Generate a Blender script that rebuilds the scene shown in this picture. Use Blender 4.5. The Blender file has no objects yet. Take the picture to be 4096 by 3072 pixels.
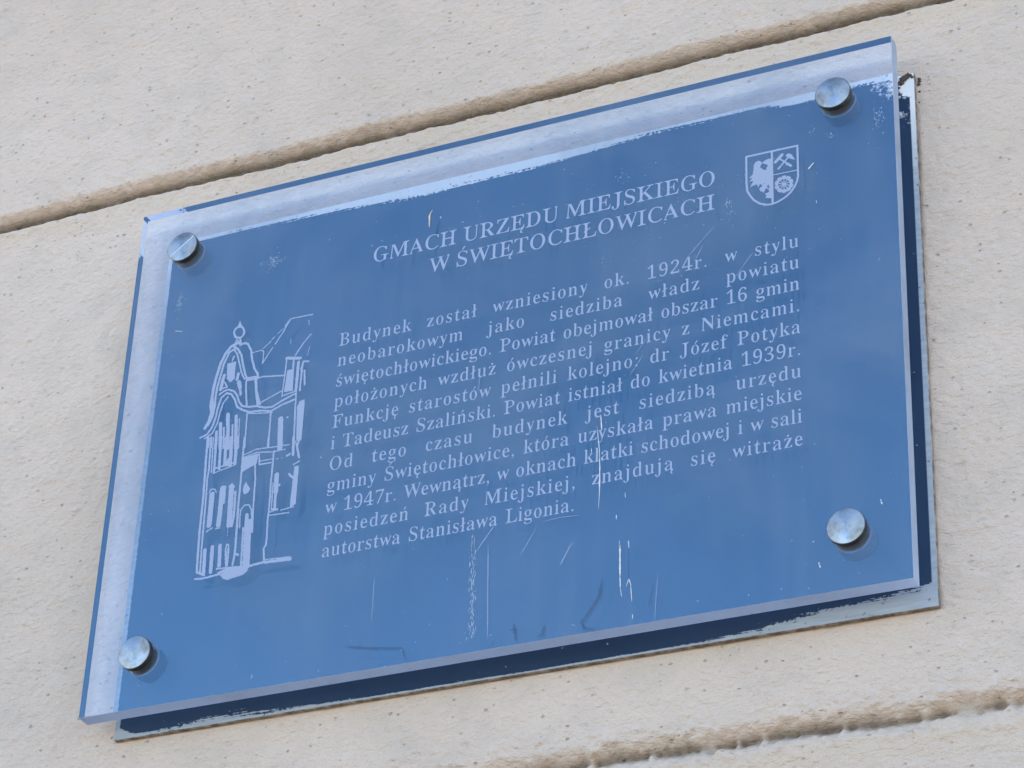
# A town-hall information plaque on a rendered wall: camera, sky, sun, then wall, plaque, small marks.
import bpy, bmesh, math, random, json
import numpy as np
from mathutils import Matrix, Vector
random.seed(4)
RNG = np.random.default_rng(11)
SC = bpy.context.scene
COL = SC.collection
Z0 = 2.62                      # height of the plaque's centre above the added ground
# local plaque space (x right, y up, z out of the wall) -> world
TURN = Matrix.Translation((0, 0, Z0)) @ Matrix.Rotation(math.pi / 2, 4, 'X')

# ------------------------------------------------------------------ camera
cam = bpy.data.cameras.new('camera')
cam.sensor_width = 36.0
cam.lens = 98.4176
cam.clip_start = 0.05
cam.clip_end = 500
camo = bpy.data.objects.new('camera', cam)
COL.objects.link(camo)
Rr = [Vector((0.91013028, 0.03787317, -0.41258755)), Vector((0.18729193, 0.85065327, 0.49123391)), Vector((0.36957353, -0.52436118, 0.76711196))]
cm = Matrix(((Rr[0][0], Rr[1][0], Rr[2][0], 0.73189865), (Rr[0][1], Rr[1][1], Rr[2][1], -1.01883656), (Rr[0][2], Rr[1][2], Rr[2][2], 1.47537518), (0, 0, 0, 1)))
camo.matrix_world = TURN @ cm
SC.camera = camo

# ------------------------------------------------------------------ sky and sun (the sun stands behind the building)
SUN_EL, SUN_AZ = math.radians(40), math.radians(25)       # azimuth measured from +Y (behind the wall) towards +X
world = bpy.data.worlds.new('World')
SC.world = world
world.use_nodes = True
wn = world.node_tree
bg = wn.nodes['Background']
sky = wn.nodes.new('ShaderNodeTexSky')
sky.sky_type = 'NISHITA'
sky.sun_disc = False
sky.sun_elevation = SUN_EL
sky.sun_rotation = SUN_AZ
sky.air_density = 1.0
sky.dust_density = 0.6
sky.ozone_density = 1.6
wn.links.new(sky.outputs[0], bg.inputs[0])
bg.inputs[1].default_value = 0.13
sl = bpy.data.lights.new('sun', 'SUN')
sl.energy = 4.0
sl.angle = math.radians(0.5)
sl.color = (1.0, 0.93, 0.82)
so = bpy.data.objects.new('sun', sl)
COL.objects.link(so)
sd = Vector((math.sin(SUN_AZ) * math.cos(SUN_EL), math.cos(SUN_AZ) * math.cos(SUN_EL), math.sin(SUN_EL)))
so.rotation_euler = sd.to_track_quat('Z', 'Y').to_euler()
so.location = (0, 6, 8)
vs = SC.view_settings
vs.view_transform = 'Standard'
vs.look = 'None'
vs.gamma = 1
vs.exposure = 2.06

# ------------------------------------------------------------------ helpers
def nodes(name):
    m = bpy.data.materials.new(name)
    m.use_nodes = True
    nt = m.node_tree
    return m, nt, nt.nodes['Principled BSDF'], nt.nodes['Material Output']
def N(nt, kind, **kw):
    n = nt.nodes.new('ShaderNode' + kind)
    for k, v in kw.items():
        if k in n.inputs: n.inputs[k].default_value = v
        else: setattr(n, k, v)
    return n
def L(nt, a, b): nt.links.new(a, b)
def math_(nt, op, a, b=None, c=None, clamp=False):
    n = nt.nodes.new('ShaderNodeMath'); n.operation = op; n.use_clamp = clamp
    for i, v in enumerate((a, b, c)):
        if v is None: continue
        if isinstance(v, (int, float)): n.inputs[i].default_value = v
        else: nt.links.new(v, n.inputs[i])
    return n.outputs[0]
def ramp(nt, fac, *stops):
    n = nt.nodes.new('ShaderNodeValToRGB'); cr = n.color_ramp
    while len(cr.elements) < len(stops): cr.elements.new(0.5)
    for e, (p, c) in zip(cr.elements, stops):
        e.position = p; e.color = (c, c, c, 1) if isinstance(c, (int, float)) else (*c, 1)
    if fac is not None: nt.links.new(fac, n.inputs[0])
    return n.outputs[0]
def mixc(nt, fac, a, b):
    n = nt.nodes.new('ShaderNodeMix'); n.data_type = 'RGBA'
    for i, v in ((0, fac), (6, a), (7, b)):
        if isinstance(v, (int, float)): n.inputs[i].default_value = v
        elif isinstance(v, tuple): n.inputs[i].default_value = (*v, 1)
        else: nt.links.new(v, n.inputs[i])
    return n.outputs[2]
def coords(nt, scale=(1, 1, 1), loc=(0, 0, 0), rot=(0, 0, 0)):
    tc = nt.nodes.new('ShaderNodeTexCoord'); mp = nt.nodes.new('ShaderNodeMapping')
    mp.inputs['Scale'].default_value = scale; mp.inputs['Location'].default_value = loc; mp.inputs['Rotation'].default_value = rot
    nt.links.new(tc.outputs['Object'], mp.inputs[0])
    return mp.outputs[0]
def noise(nt, vec, scale, detail=3, rough=0.5, dist=0.0):
    n = N(nt, 'TexNoise', Scale=scale, Detail=detail, Roughness=rough, Distortion=dist)
    nt.links.new(vec, n.inputs['Vector'])
    return n.outputs['Fac']
def link(name, me, mat, parent=None, smooth=False):
    o = bpy.data.objects.new(name, me)
    COL.objects.link(o)
    if mat is not None:
        for m in (mat if isinstance(mat, list) else [mat]): me.materials.append(m)
    if smooth: me.polygons.foreach_set('use_smooth', [True] * len(me.polygons))
    if parent is not None: o.parent = parent
    return o
def mesh_np(name, V, F):
    """V (n,3) array, F (m,k) array of faces all of the same size k"""
    me = bpy.data.meshes.new(name)
    V = np.asarray(V, dtype=np.float32); F = np.asarray(F, dtype=np.int32)
    me.vertices.add(len(V)); me.vertices.foreach_set('co', V.ravel())
    k = F.shape[1]
    me.loops.add(F.size); me.loops.foreach_set('vertex_index', F.ravel())
    me.polygons.add(len(F)); me.polygons.foreach_set('loop_start', np.arange(len(F), dtype=np.int32) * k)
    me.update(calc_edges=True); me.validate()
    return me
def vnoise(x, y, s, seed):
    """smooth value noise in [-1,1] sampled at arrays x,y with cell size s"""
    r = np.random.default_rng(seed)
    n = 512
    G = r.uniform(-1, 1, (n, n))
    u, v = x / s + 1000.3, y / s + 1000.7
    iu, iv = np.floor(u).astype(int), np.floor(v).astype(int)
    fu, fv = u - iu, v - iv
    fu = fu * fu * (3 - 2 * fu); fv = fv * fv * (3 - 2 * fv)
    a = G[iu % n, iv % n]; b = G[(iu + 1) % n, iv % n]; c = G[iu % n, (iv + 1) % n]; d = G[(iu + 1) % n, (iv + 1) % n]
    return (a * (1 - fu) + b * fu) * (1 - fv) + (c * (1 - fu) + d * fu) * fv

# ------------------------------------------------------------------ the plaque's depths (metres, local z; 0 = front of the glass)
T, GAP, TP = 0.0117, 0.0115, 0.0040
ZP = -T - GAP                  # front of the backing panel
ZW = ZP - TP                   # wall surface
GW, GH = 0.300, 0.21157        # half size of the glass
BX0, BX1, BY0, BY1 = -0.2845, 0.3084, -0.2208, 0.1940

# ------------------------------------------------------------------ materials
def mat_plaster():
    m, nt, b, out = nodes('cream_render')
    v = coords(nt)
    big = noise(nt, v, 2.4, 4, 0.55)
    col = mixc(nt, ramp(nt, big, (0.35, 0.0), (0.68, 1.0)), (0.69, 0.555, 0.452), (0.80, 0.65, 0.54))
    mot = noise(nt, v, 30, 4, 0.6)
    col = mixc(nt, math_(nt, 'MULTIPLY', ramp(nt, mot, (0.45, 0.0), (0.75, 1.0)), 0.35), col, (0.53, 0.47, 0.40))
    # small dirt-filled pinholes
    va = coords(nt, (1.0, 1.5, 1.0))
    vo = N(nt, 'TexVoronoi', Scale=170.0, Randomness=1.0); L(nt, va, vo.inputs['Vector'])
    rnd = N(nt, 'SeparateColor'); L(nt, vo.outputs['Color'], rnd.inputs[0])
    size = math_(nt, 'MULTIPLY', math_(nt, 'POWER', rnd.outputs[0], 4.0), 0.30)
    dd = math_(nt, 'ADD', vo.outputs['Distance'], math_(nt, 'MULTIPLY', math_(nt, 'SUBTRACT', noise(nt, va, 420, 2), 0.5), 0.22))
    pit = math_(nt, 'MULTIPLY', math_(nt, 'SUBTRACT', size, dd), 6.0, clamp=True)
    col = mixc(nt, math_(nt, 'MULTIPLY', pit, 0.42), col, (0.36, 0.27, 0.18))
    vo2 = N(nt, 'TexVoronoi', Scale=88.0, Randomness=1.0); L(nt, coords(nt, (0.85, 1.6, 1), (3, 1, 0)), vo2.inputs['Vector'])
    rn2 = N(nt, 'SeparateColor'); L(nt, vo2.outputs['Color'], rn2.inputs[0])
    d2 = math_(nt, 'ADD', vo2.outputs['Distance'], math_(nt, 'MULTIPLY', math_(nt, 'SUBTRACT', noise(nt, v, 330, 3, 0.7), 0.5), 0.5))
    pit2 = math_(nt, 'MULTIPLY', math_(nt, 'SUBTRACT', math_(nt, 'MULTIPLY', math_(nt, 'POWER', rn2.outputs[1], 3.0), 0.30), d2), 3.5, clamp=True)
    col = mixc(nt, math_(nt, 'MULTIPLY', pit2, 0.34), col, (0.42, 0.32, 0.24))
    # shade painted into the two joints, browner and darker with depth
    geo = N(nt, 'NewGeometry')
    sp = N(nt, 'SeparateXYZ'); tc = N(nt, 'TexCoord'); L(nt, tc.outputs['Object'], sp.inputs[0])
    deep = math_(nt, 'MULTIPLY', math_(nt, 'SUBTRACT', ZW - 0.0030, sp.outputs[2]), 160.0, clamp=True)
    joint_shade = math_(nt, 'MULTIPLY', deep, math_(nt, 'ADD', 0.35, math_(nt, 'MULTIPLY', noise(nt, v, 60, 4), 0.8)), clamp=True)
    col = mixc(nt, math_(nt, 'MULTIPLY', joint_shade, 0.6), col, (0.39, 0.335, 0.27))
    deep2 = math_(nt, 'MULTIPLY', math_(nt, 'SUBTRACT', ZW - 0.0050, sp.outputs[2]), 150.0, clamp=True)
    deep_shade = math_(nt, 'MULTIPLY', deep2, math_(nt, 'ADD', 0.45, math_(nt, 'MULTIPLY', noise(nt, v, 240, 4, 0.7), 0.7)), clamp=True)
    col = mixc(nt, deep_shade, col, (0.14, 0.11, 0.08))
    # ochre tint in a noisy band below each joint
    for yj in (0.2515, -0.3000):
        q = math_(nt, 'MULTIPLY', math_(nt, 'ABSOLUTE', math_(nt, 'SUBTRACT', sp.outputs[1], yj - 0.006)), 55.0)
        q = math_(nt, 'SUBTRACT', 1.0, q, clamp=True)
        col = mixc(nt, math_(nt, 'MULTIPLY', q, math_(nt, 'MULTIPLY', noise(nt, v, 22, 4, 0.6), 0.75)), col, (0.72, 0.56, 0.40))
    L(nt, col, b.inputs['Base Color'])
    b.inputs['Roughness'].default_value = 0.85
    b.inputs['Specular IOR Level'].default_value = 0.25
    h = math_(nt, 'ADD', math_(nt, 'MULTIPLY', noise(nt, coords(nt, (0.8, 1.4, 1)), 240, 5, 0.62), 1.1), math_(nt, 'MULTIPLY', noise(nt, v, 900, 3, 0.6), 0.25))
    h = math_(nt, 'SUBTRACT', math_(nt, 'SUBTRACT', h, math_(nt, 'MULTIPLY', pit, 0.5)), math_(nt, 'MULTIPLY', pit2, 0.35))
    bp = N(nt, 'Bump', Strength=1.0, Distance=0.0026); L(nt, h, bp.inputs['Height']); L(nt, bp.outputs[0], b.inputs['Normal'])
    return m
def mat_simple(name, col, rough=0.6, metal=0.0, spec=0.5):
    m, nt, b, out = nodes(name)
    b.inputs['Base Color'].default_value = (*col, 1); b.inputs['Roughness'].default_value = rough; b.inputs['Metallic'].default_value = metal
    b.inputs['Specular IOR Level'].default_value = spec
    return m
def fcurve(nt, x, pts):
    n = nt.nodes.new('ShaderNodeFloatCurve'); c = n.mapping.curves[0]
    while len(c.points) < len(pts): c.points.new(0.5, 0.5)
    for p, q in zip(c.points, pts): p.location = q; p.handle_type = 'AUTO_CLAMPED'
    n.mapping.update(); nt.links.new(x, n.inputs['Value'])
    return n.outputs[0]
def mat_panel():
    """navy lacquer on a pale panel; the lacquer stops short of the edges, wiped and brushed thin along them; glare painted white at the top"""
    m, nt, b, out = nodes('navy_lacquer_panel')
    tc = N(nt, 'TexCoord'); s = N(nt, 'SeparateXYZ'); L(nt, tc.outputs['Object'], s.inputs[0]); X, Y = s.outputs[0], s.outputs[1]
    u = math_(nt, 'DIVIDE', math_(nt, 'SUBTRACT', X, BX0), BX1 - BX0)
    P = lambda l: [((x / 1000 - BX0) / (BX1 - BX0), y / 30) for x, y in l]
    yb = math_(nt, 'MULTIPLY', fcurve(nt, u, P([(-284.5, 11), (-281.0, 8.5), (-274, 5.2), (-266, 2.4), (-250, 1.8), (-237, 2.0), (-228, 3.2), (-190, 4.4), (-170, 3.4), (-146, 2.8), (-107, 1.5), (0, 1.3), (120, 1.6), (186, 3.2), (201, 5.6), (220, 8.4), (261, 11.0), (290, 13.2), (302, 14.6), (308.6, 21)])), 0.03)
    yt = math_(nt, 'MULTIPLY', fcurve(nt, u, P([(-284.5, 4.0), (-215, 3.4), (-150, 5.5), (-60, 9.5), (40, 8.0), (110, 3.4), (190, 2.8), (225, 6.5), (262, 4.2), (275, 5.0), (290, 6.0), (297, 12), (302, 19), (308.4, 20)])), 0.03)  # middle of the top margin widened to draw white glare
    st = noise(nt, coords(nt, (22, 520, 1), rot=(0, 0, math.radians(1.5))), 1.0, 5, 0.65)
    st2 = noise(nt, coords(nt, (14, 700, 1), rot=(0, 0, math.radians(-5))), 1.0, 3, 0.6)
    fine = noise(nt, coords(nt, (1, 1, 1)), 420, 4, 0.6)
    amp = fcurve(nt, u, [(0, 0.15), (0.06, 0.3), (0.09, 0.9), (0.18, 0.8), (0.26, 0.25), (0.7, 0.2), (0.8, 0.7), (0.95, 0.9), (1, 0.6)])
    nb = math_(nt, 'MULTIPLY', math_(nt, 'SUBTRACT', math_(nt, 'ADD', math_(nt, 'MULTIPLY', st, 0.7), math_(nt, 'MULTIPLY', fine, 0.3)), 0.5), math_(nt, 'MULTIPLY', amp, 0.034))
    db = math_(nt, 'ADD', math_(nt, 'SUBTRACT', math_(nt, 'SUBTRACT', Y, BY0), yb), nb)
    nt_ = math_(nt, 'MULTIPLY', math_(nt, 'SUBTRACT', math_(nt, 'ADD', math_(nt, 'MULTIPLY', st2, 0.6), math_(nt, 'MULTIPLY', fine, 0.4)), 0.5), 0.016)
    dt = math_(nt, 'ADD', math_(nt, 'SUBTRACT', math_(nt, 'SUBTRACT', BY1, Y), yt), nt_)
    ns = math_(nt, 'MULTIPLY', math_(nt, 'SUBTRACT', fine, 0.5), 0.0022)
    dl = math_(nt, 'ADD', math_(nt, 'SUBTRACT', X, BX0 + 0.0036), ns)
    dr = math_(nt, 'SUBTRACT', BX1 - 0.0035, X)
    d = math_(nt, 'MINIMUM', math_(nt, 'MINIMUM', db, dt), math_(nt, 'MINIMUM', dl, dr))
    mask = math_(nt, 'MULTIPLY', d, 1800.0, clamp=True)
    chips = ramp(nt, noise(nt, coords(nt), 190, 3, 0.7), (0.71, 1.0), (0.74, 0.0))
    near = math_(nt, 'MULTIPLY', math_(nt, 'SUBTRACT', 0.045, d), 60.0, clamp=True)
    chips = math_(nt, 'MAXIMUM', chips, math_(nt, 'SUBTRACT', 1.0, near))
    # the upper right corner is worn right through
    cx = math_(nt, 'MULTIPLY', math_(nt, 'SUBTRACT', X, 0.262), 30.0, clamp=True); cy = math_(nt, 'MULTIPLY', math_(nt, 'SUBTRACT', Y, 0.118), 14.0, clamp=True)
    worn = math_(nt, 'MULTIPLY', cx, cy)
    wm = math_(nt, 'MULTIPLY', math_(nt, 'SUBTRACT', math_(nt, 'ADD', noise(nt, coords(nt), 150, 5, 0.72), math_(nt, 'MULTIPLY', worn, 0.33)), 0.74), 9.0, clamp=True)
    mask = math_(nt, 'MULTIPLY', math_(nt, 'MULTIPLY', mask, chips), math_(nt, 'SUBTRACT', 1.0, wm))
    pale = mixc(nt, noise(nt, coords(nt, (40, 300, 1)), 1, 4), (0.22, 0.27, 0.34), (0.50, 0.54, 0.58))
    pale = mixc(nt, math_(nt, 'MULTIPLY', math_(nt, 'SUBTRACT', Y, 0.10), 14.0, clamp=True), pale, (0.80, 0.82, 0.84))  # top margin whitened: glare painted in, against the shadow under the glass
    pale = mixc(nt, ramp(nt, noise(nt, coords(nt), 240, 3), (0.66, 0.0), (0.72, 0.75)), pale, (0.12, 0.10, 0.08))
    navy = mixc(nt, noise(nt, coords(nt), 9, 4), (0.012, 0.030, 0.072), (0.018, 0.041, 0.092))
    L(nt, mixc(nt, mask, pale, navy), b.inputs['Base Color'])
    b.inputs['Specular IOR Level'].default_value = 0.2
    rg = math_(nt, 'SUBTRACT', 0.65, math_(nt, 'MULTIPLY', mask, 0.25)); L(nt, rg, b.inputs['Roughness'])
    bp = N(nt, 'Bump', Strength=0.4, Distance=0.0002); L(nt, mask, bp.inputs['Height']); L(nt, bp.outputs[0], b.inputs['Normal'])
    return m
def mat_panel_edge():
    m, nt, b, out = nodes('weathered_panel_edge')
    c = mixc(nt, ramp(nt, noise(nt, coords(nt), 160, 4, 0.6), (0.4, 0.0), (0.65, 1.0)), (0.16, 0.13, 0.10), (0.42, 0.38, 0.34))
    L(nt, c, b.inputs['Base Color']); b.inputs['Roughness'].default_value = 0.7
    return m
def mat_glass_face():
    """clear glass under a thin reflective film with rain haze, dust and pinhole specks"""
    m, nt, b, out = nodes('filmed_glass')
    nt.nodes.remove(b)
    gl = N(nt, 'BsdfGlass', IOR=1.49, Roughness=0.0); gl.inputs['Color'].default_value = (1, 1, 1, 1)
    rf = N(nt, 'BsdfGlossy', Roughness=0.05); rf.inputs['Color'].default_value = (*FILM, 1)
    df = N(nt, 'BsdfDiffuse'); df.inputs['Color'].default_value = (0.50, 0.56, 0.72, 1)
    v = coords(nt)
    m1 = N(nt, 'AddShader')
    L(nt, gl.outputs[0], m1.inputs[0]); L(nt, rf.outputs[0], m1.inputs[1])
    haze = math_(nt, 'MULTIPLY', ramp(nt, noise(nt, coords(nt, (1, 0.8, 1)), 6.0, 4, 0.6, 0.5), (0.36, 0.0), (0.72, 1.0)), 0.05)
    runs = math_(nt, 'MULTIPLY', ramp(nt, noise(nt, coords(nt, (95, 4, 1)), 1.0, 4, 0.6), (0.5, 0.0), (0.8, 1.0)), 0.03)
    grain = math_(nt, 'MULTIPLY', ramp(nt, noise(nt, v, 900, 2, 0.6), (0.5, 0.0), (0.8, 1.0)), 0.015)
    sp = math_(nt, 'MULTIPLY', ramp(nt, noise(nt, coords(nt, (1.5, 0.8, 1)), 430, 2, 0.6), (0.735, 0.0), (0.77, 1.0)), 0.42)
    vo = N(nt, 'TexVoronoi', Scale=70.0); L(nt, coords(nt, (1.4, 0.8, 1)), vo.inputs['Vector'])
    dots = math_(nt, 'MULTIPLY', math_(nt, 'LESS_THAN', vo.outputs['Distance'], 0.028), 0.5)
    tot = math_(nt, 'ADD', math_(nt, 'ADD', math_(nt, 'ADD', haze, runs), grain), math_(nt, 'MAXIMUM', sp, dots), clamp=True)
    tot = math_(nt, 'ADD', tot, HAZE, clamp=True)
    # greyish tone lying in clouds over the sheet
    gf = N(nt, 'BsdfDiffuse'); gf.inputs['Color'].default_value = (0.19, 0.26, 0.36, 1)
    cl = math_(nt, 'ADD', math_(nt, 'MULTIPLY', noise(nt, coords(nt, (1, 1.2, 1), (7, 3.4, 0)), 4.6, 4, 0.6, 0.6), 0.88), math_(nt, 'MULTIPLY', noise(nt, coords(nt, (60, 3.5, 1)), 1.0, 4, 0.6), 0.12))
    m3 = N(nt, 'MixShader'); L(nt, math_(nt, 'MULTIPLY', ramp(nt, cl, (0.42, 0.0), (0.62, 1.0)), 0.32), m3.inputs[0]); L(nt, m1.outputs[0], m3.inputs[1]); L(nt, gf.outputs[0], m3.inputs[2])
    m2 = N(nt, 'MixShader'); L(nt, tot, m2.inputs[0]); L(nt, m3.outputs[0], m2.inputs[1]); L(nt, df.outputs[0], m2.inputs[2])
    L(nt, m2.outputs[0], out.inputs[0])
    return m
def mat_glass_back():
    m, nt, b, out = nodes('glass_rear')
    nt.nodes.remove(b)
    gl = N(nt, 'BsdfGlass', IOR=1.49, Roughness=0.0); gl.inputs['Color'].default_value = (1, 1, 1, 1)
    L(nt, gl.outputs[0], out.inputs[0])
    return m
def mat_glass_edge():
    """sawn edge, frosted: dimmer copy for top and left, blue skylight put into its colour"""
    m, nt, b, out = nodes('frosted_edge_dim')
    nt.nodes.remove(b)
    tr = N(nt, 'BsdfTranslucent'); tr.inputs['Color'].default_value = (0.07, 0.10, 0.16, 1)
    df = N(nt, 'BsdfDiffuse'); L(nt, mixc(nt, ramp(nt, noise(nt, coords(nt), 180, 4, 0.7), (0.7, 0.0), (0.76, 0.8)), (0.13, 0.16, 0.21), (0.10, 0.09, 0.08)), df.inputs['Color'])
    ms = N(nt, 'MixShader'); ms.inputs[0].default_value = 0.5
    L(nt, tr.outputs[0], ms.inputs[1]); L(nt, df.outputs[0], ms.inputs[2])
    # unfrosted stretch at the upper left corner
    tc = N(nt, 'TexCoord'); s = N(nt, 'SeparateXYZ'); L(nt, tc.outputs['Object'], s.inputs[0])
    dist = math_(nt, 'SUBTRACT', math_(nt, 'SUBTRACT', s.outputs[1], s.outputs[0]), GW + GH - 0.034)
    wob = math_(nt, 'MULTIPLY', math_(nt, 'SUBTRACT', noise(nt, coords(nt), 230, 4, 0.7), 0.5), 0.03)
    patch = math_(nt, 'MULTIPLY', math_(nt, 'ADD', dist, wob), 1500.0, clamp=True)
    dark = math_(nt, 'MULTIPLY', math_(nt, 'SUBTRACT', dist, 0.031), 800.0, clamp=True)
    pdf = N(nt, 'BsdfDiffuse'); pdf.inputs['Color'].default_value = (0.66, 0.68, 0.74, 1)
    ptr = N(nt, 'BsdfTranslucent'); ptr.inputs['Color'].default_value = (0.86, 0.86, 0.9, 1)
    pm = N(nt, 'MixShader'); pm.inputs[0].default_value = 0.35; L(nt, ptr.outputs[0], pm.inputs[1]); L(nt, pdf.outputs[0], pm.inputs[2])
    m2 = N(nt, 'MixShader'); L(nt, math_(nt, 'SUBTRACT', patch, dark, clamp=True), m2.inputs[0]); L(nt, ms.outputs[0], m2.inputs[1]); L(nt, pm.outputs[0], m2.inputs[2])
    L(nt, m2.outputs[0], out.inputs[0])
    return m
def mat_glass_edge_low():
    """the lower and right edges: same sawn edge, the light inside the sheet painted as a paler colour, specked with dirt"""
    m, nt, b, out = nodes('frosted_edge_lit')
    nt.nodes.remove(b)
    c = mixc(nt, ramp(nt, noise(nt, coords(nt), 170, 4, 0.7), (0.66, 0.0), (0.72, 0.85)), (0.60, 0.66, 0.78), (0.10, 0.08, 0.07))
    c = mixc(nt, ramp(nt, noise(nt, coords(nt), 14, 3, 0.6), (0.5, 0.0), (0.75, 0.4)), c, (0.42, 0.43, 0.44))
    tr = N(nt, 'BsdfTranslucent'); L(nt, c, tr.inputs['Color'])
    df = N(nt, 'BsdfDiffuse'); L(nt, c, df.inputs['Color'])
    dm = N(nt, 'MixShader'); dm.inputs[0].default_value = 0.6; L(nt, df.outputs[0], dm.inputs[1]); L(nt, N(nt, 'BsdfTransparent', Color=(0, 0, 0, 1)).outputs[0], dm.inputs[2])
    ms = N(nt, 'AddShader'); L(nt, tr.outputs[0], ms.inputs[0]); L(nt, dm.outputs[0], ms.inputs[1]); L(nt, ms.outputs[0], out.inputs[0])
    return m
def mat_steel(name, top):
    m, nt, b, out = nodes(name)
    v = coords(nt)
    b.inputs['Metallic'].default_value = 1.0
    c = mixc(nt, ramp(nt, noise(nt, v, 90, 5, 0.7), (0.42, 0.0), (0.7, 1.0)), (0.40, 0.41, 0.42) if top else (0.20, 0.18, 0.165), (0.24, 0.22, 0.19) if top else (0.09, 0.08, 0.07))
    info = N(nt, 'ObjectInfo')
    L(nt, c, b.inputs['Base Color'])
    if top:
        L(nt, math_(nt, 'ADD', 0.24, math_(nt, 'MULTIPLY', noise(nt, v, 160, 4), 0.22)), b.inputs['Roughness'])
        b.inputs['Anisotropic'].default_value = 0.85
        tg = N(nt, 'Tangent'); tg.direction_type = 'RADIAL'; tg.axis = 'Z'; L(nt, tg.outputs[0], b.inputs['Tangent'])
        wv = N(nt, 'TexWave', Scale=420.0, Distortion=0.4); wv.wave_type = 'RINGS'; wv.rings_direction = 'Z'; L(nt, v, wv.inputs['Vector'])
        bp = N(nt, 'Bump', Strength=0.12, Distance=0.0001); L(nt, wv.outputs['Fac'], bp.inputs['Height']); L(nt, bp.outputs[0], b.inputs['Normal'])
    else: b.inputs['Roughness'].default_value = 0.42
    return m
def mat_mark(name, col, alpha=1.0, rough=0.8):
    m, nt, b, out = nodes(name)
    nt.nodes.remove(b)
    d = N(nt, 'BsdfDiffuse'); d.inputs['Color'].default_value = (*col, 1)
    if alpha < 1:
        t = N(nt, 'BsdfTransparent'); mx = N(nt, 'MixShader'); mx.inputs[0].default_value = alpha
        L(nt, t.outputs[0], mx.inputs[1]); L(nt, d.outputs[0], mx.inputs[2]); L(nt, mx.outputs[0], out.inputs[0])
    else: L(nt, d.outputs[0], out.inputs[0])
    return m
FILM, HAZE = (0.0, 0.056, 0.098), 0.003
M = dict(tube=mat_simple('dull_zinc', (0.30, 0.29, 0.30), 0.5, 0.6), plaster=mat_plaster(), panel=mat_panel(), pedge=mat_panel_edge(), face=mat_glass_face(), back=mat_glass_back(), edge=mat_glass_edge(), edge_low=mat_glass_edge_low(),
         cap=mat_steel('turned_steel', True), barrel=mat_steel('shaded_steel', False), rubber=mat_simple('black_rubber', (0.015, 0.014, 0.013), 0.6),
         ink=mat_mark('pale_etched_lettering', (0.42, 0.48, 0.64), 0.80), scratch=mat_mark('white_scratch', (0.66, 0.66, 0.68)), faint=mat_mark('faint_scratch', (0.6, 0.65, 0.8), 0.3),
         smear_shade=mat_mark('smear_and_shadow', (0.03, 0.045, 0.07), 0.28), fleck=mat_mark('dust_flecks', (0.62, 0.66, 0.74), 0.55), paint=mat_mark('dried_cream_paint', (0.74, 0.6, 0.45)),
         mortar=mat_simple('crumbled_mortar', (0.09, 0.075, 0.065), 0.95), ground=mat_simple('warm_bounce_ground', (0.20, 0.15, 0.10), 0.9))

# ------------------------------------------------------------------ ground and wall
me = mesh_np('bounce_ground', [(-60, -60, 0), (60, -60, 0), (60, 20, 0), (-60, 20, 0)], [(0, 1, 2, 3)])
g = link('bounce_ground', me, M['ground']); g['kind'] = 'structure'  # unseen ground, added for its warm bounce light on the wall

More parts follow.
